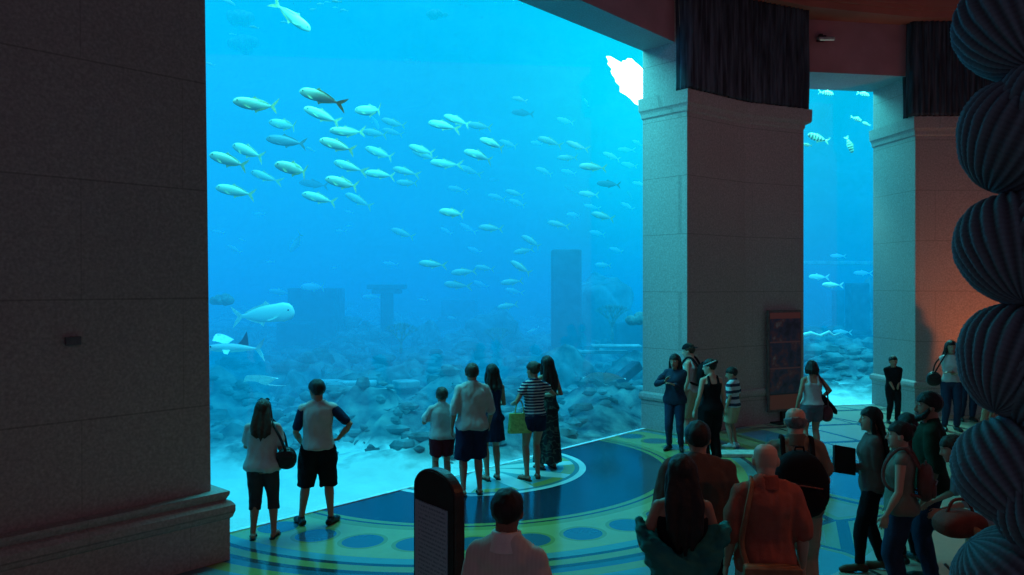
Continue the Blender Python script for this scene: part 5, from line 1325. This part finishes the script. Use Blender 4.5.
cc = at(1100, 285, DS+.22); t = empty('shell_column', (cc.x, cc.y, 0), 0, 'column encrusted with stacked giant ribbed clam shells at the right edge', 'column')
MB().add(tube([(0, 0, 0), (0, 0, 6.5)], [.30, .30], n=32, caps=False)).obj('shaft', simple('blue grey column plaster', (.16, .22, .25), .8), t, smooth=True)
for px, D, ys, sgn in ((1017, DS, [-82, 28, 138, 250, 362, 474, 586, 698, 810, 922, 1034], 1), (1066, DS-.12, [-20, 112, 248, 380, 508, 640, 770, 900, 1030], 1), (1150, DS-.22, [-60, 60, 180, 310, 440, 560, 690, 830, 960], 1), (1190, DS+.3, [-60, 90, 230, 370, 510, 650, 790, 930], 1), (1100, DS+.62, [0, 130, 260, 390, 520, 650, 780, 910], 1)):
    for j, yy in enumerate(ys):
        c = bpy.data.objects.new('shell', SME); C.objects.link(c); c.parent = t; p_ = at(px, yy, D)-V((cc.x, cc.y, 0))
        r = .236 if px < 1022 else .256
        c.location = p_; c.scale = (r, r, r*1.02); rr = random.Random(j*7+px)
        c.rotation_euler = (math.radians(rr.uniform(-5, 5)-max(-25, min(38, (yy-190)*.13))), math.radians(24+rr.uniform(-5, 5)), rr.uniform(0, 6))
        if p_.z < .26: bpy.data.objects.remove(c)

# ------------------------------------------------------------------ lights
def area(name, loc, rot, sx, sy, e, col, spread=None):
    l = bpy.data.lights.new(name, 'AREA'); l.shape = 'RECTANGLE'; l.size = sx; l.size_y = sy; l.energy = e; l.color = col
    if spread: l.spread = math.radians(spread)
    o = bpy.data.objects.new(name, l); C.objects.link(o); o.location = loc; o.rotation_euler = rot; return o
def spot(name, loc, tgt, e, col, size=60, blend=.8, rad=.2):
    l = bpy.data.lights.new(name, 'SPOT'); l.energy = e; l.color = col; l.spot_size = math.radians(size); l.spot_blend = blend; l.shadow_soft_size = rad
    o = bpy.data.objects.new(name, l); C.objects.link(o); o.location = loc; o.rotation_euler = (V(tgt)-V(loc)).to_track_quat('-Z', 'Y').to_euler(); return o
area('tank_top_light', (1, 24, 15.3), (0, 0, 0), 30, 20, 11000, (.22, 1, 1))
area('tank_front_light', (-2.3, 12.2, 8.6), (0, 0, math.radians(48.6)), 10, 2.6, 1700, (.10, 1, .96))
area('tank_narrow_light', (8.6, 20.8, 8.6), (0, 0, 0), 5, 2.2, 1500, (.10, 1, .96))
spot('warm_wall_light', (10.7, 14.9, .4), (9.9, 17.3, 2.6), 300, (1, .22, .05), 80, 1)
spot('warm_hall_light', (3.5, 4.9, 4.9), (1.3, 5.3, 1.3), 78, (1, .30, .10), 95, 1, .3)
spot('red_cornice_light', (5.0, 7.0, 1.5), (6.0, 16.5, 8.8), 170, (1, .28, .18), 60, 1, .5)
spot('floor_warm_light', (9, 10, 7), (8.5, 9.5, 0), 35, (1, .50, .30), 75, 1, .4)
spot('tank_spill_light', (7.9, 20.6, 6.6), (7.5, 16.4, 0), 2600, (.25, 1, .85), 55, 1, .3)  # unseen spot added inside the tank to brighten the hall floor
spot('purple_pier_light', (1.5, 6.5, 9.4), (4.4, 15.9, 3.4), 160, (1, .62, .95), 62, 1, .4)  # added fill tinting the middle pier, stands for no lamp in the hall
w = bpy.data.worlds.new('w'); SC.world = w; w.use_nodes = True; bg = w.node_tree.nodes['Background']; bg.inputs[0].default_value = (.11, .066, .10, 1); bg.inputs[1].default_value = 1

cam = bpy.data.cameras.new('cam'); co = bpy.data.objects.new('camera', cam); C.objects.link(co); co.location = (0, 0, HC); co.rotation_euler = (PI/2, 0, 0)
cam.sensor_width = 36; cam.lens = 36*F/1024; cam.shift_y = -2.5/1024; SC.camera = co; cam.clip_end = 200
SC.view_settings.view_transform = 'Standard'; SC.view_settings.look = 'None'
bpy.data.scenes.remove(TMP)
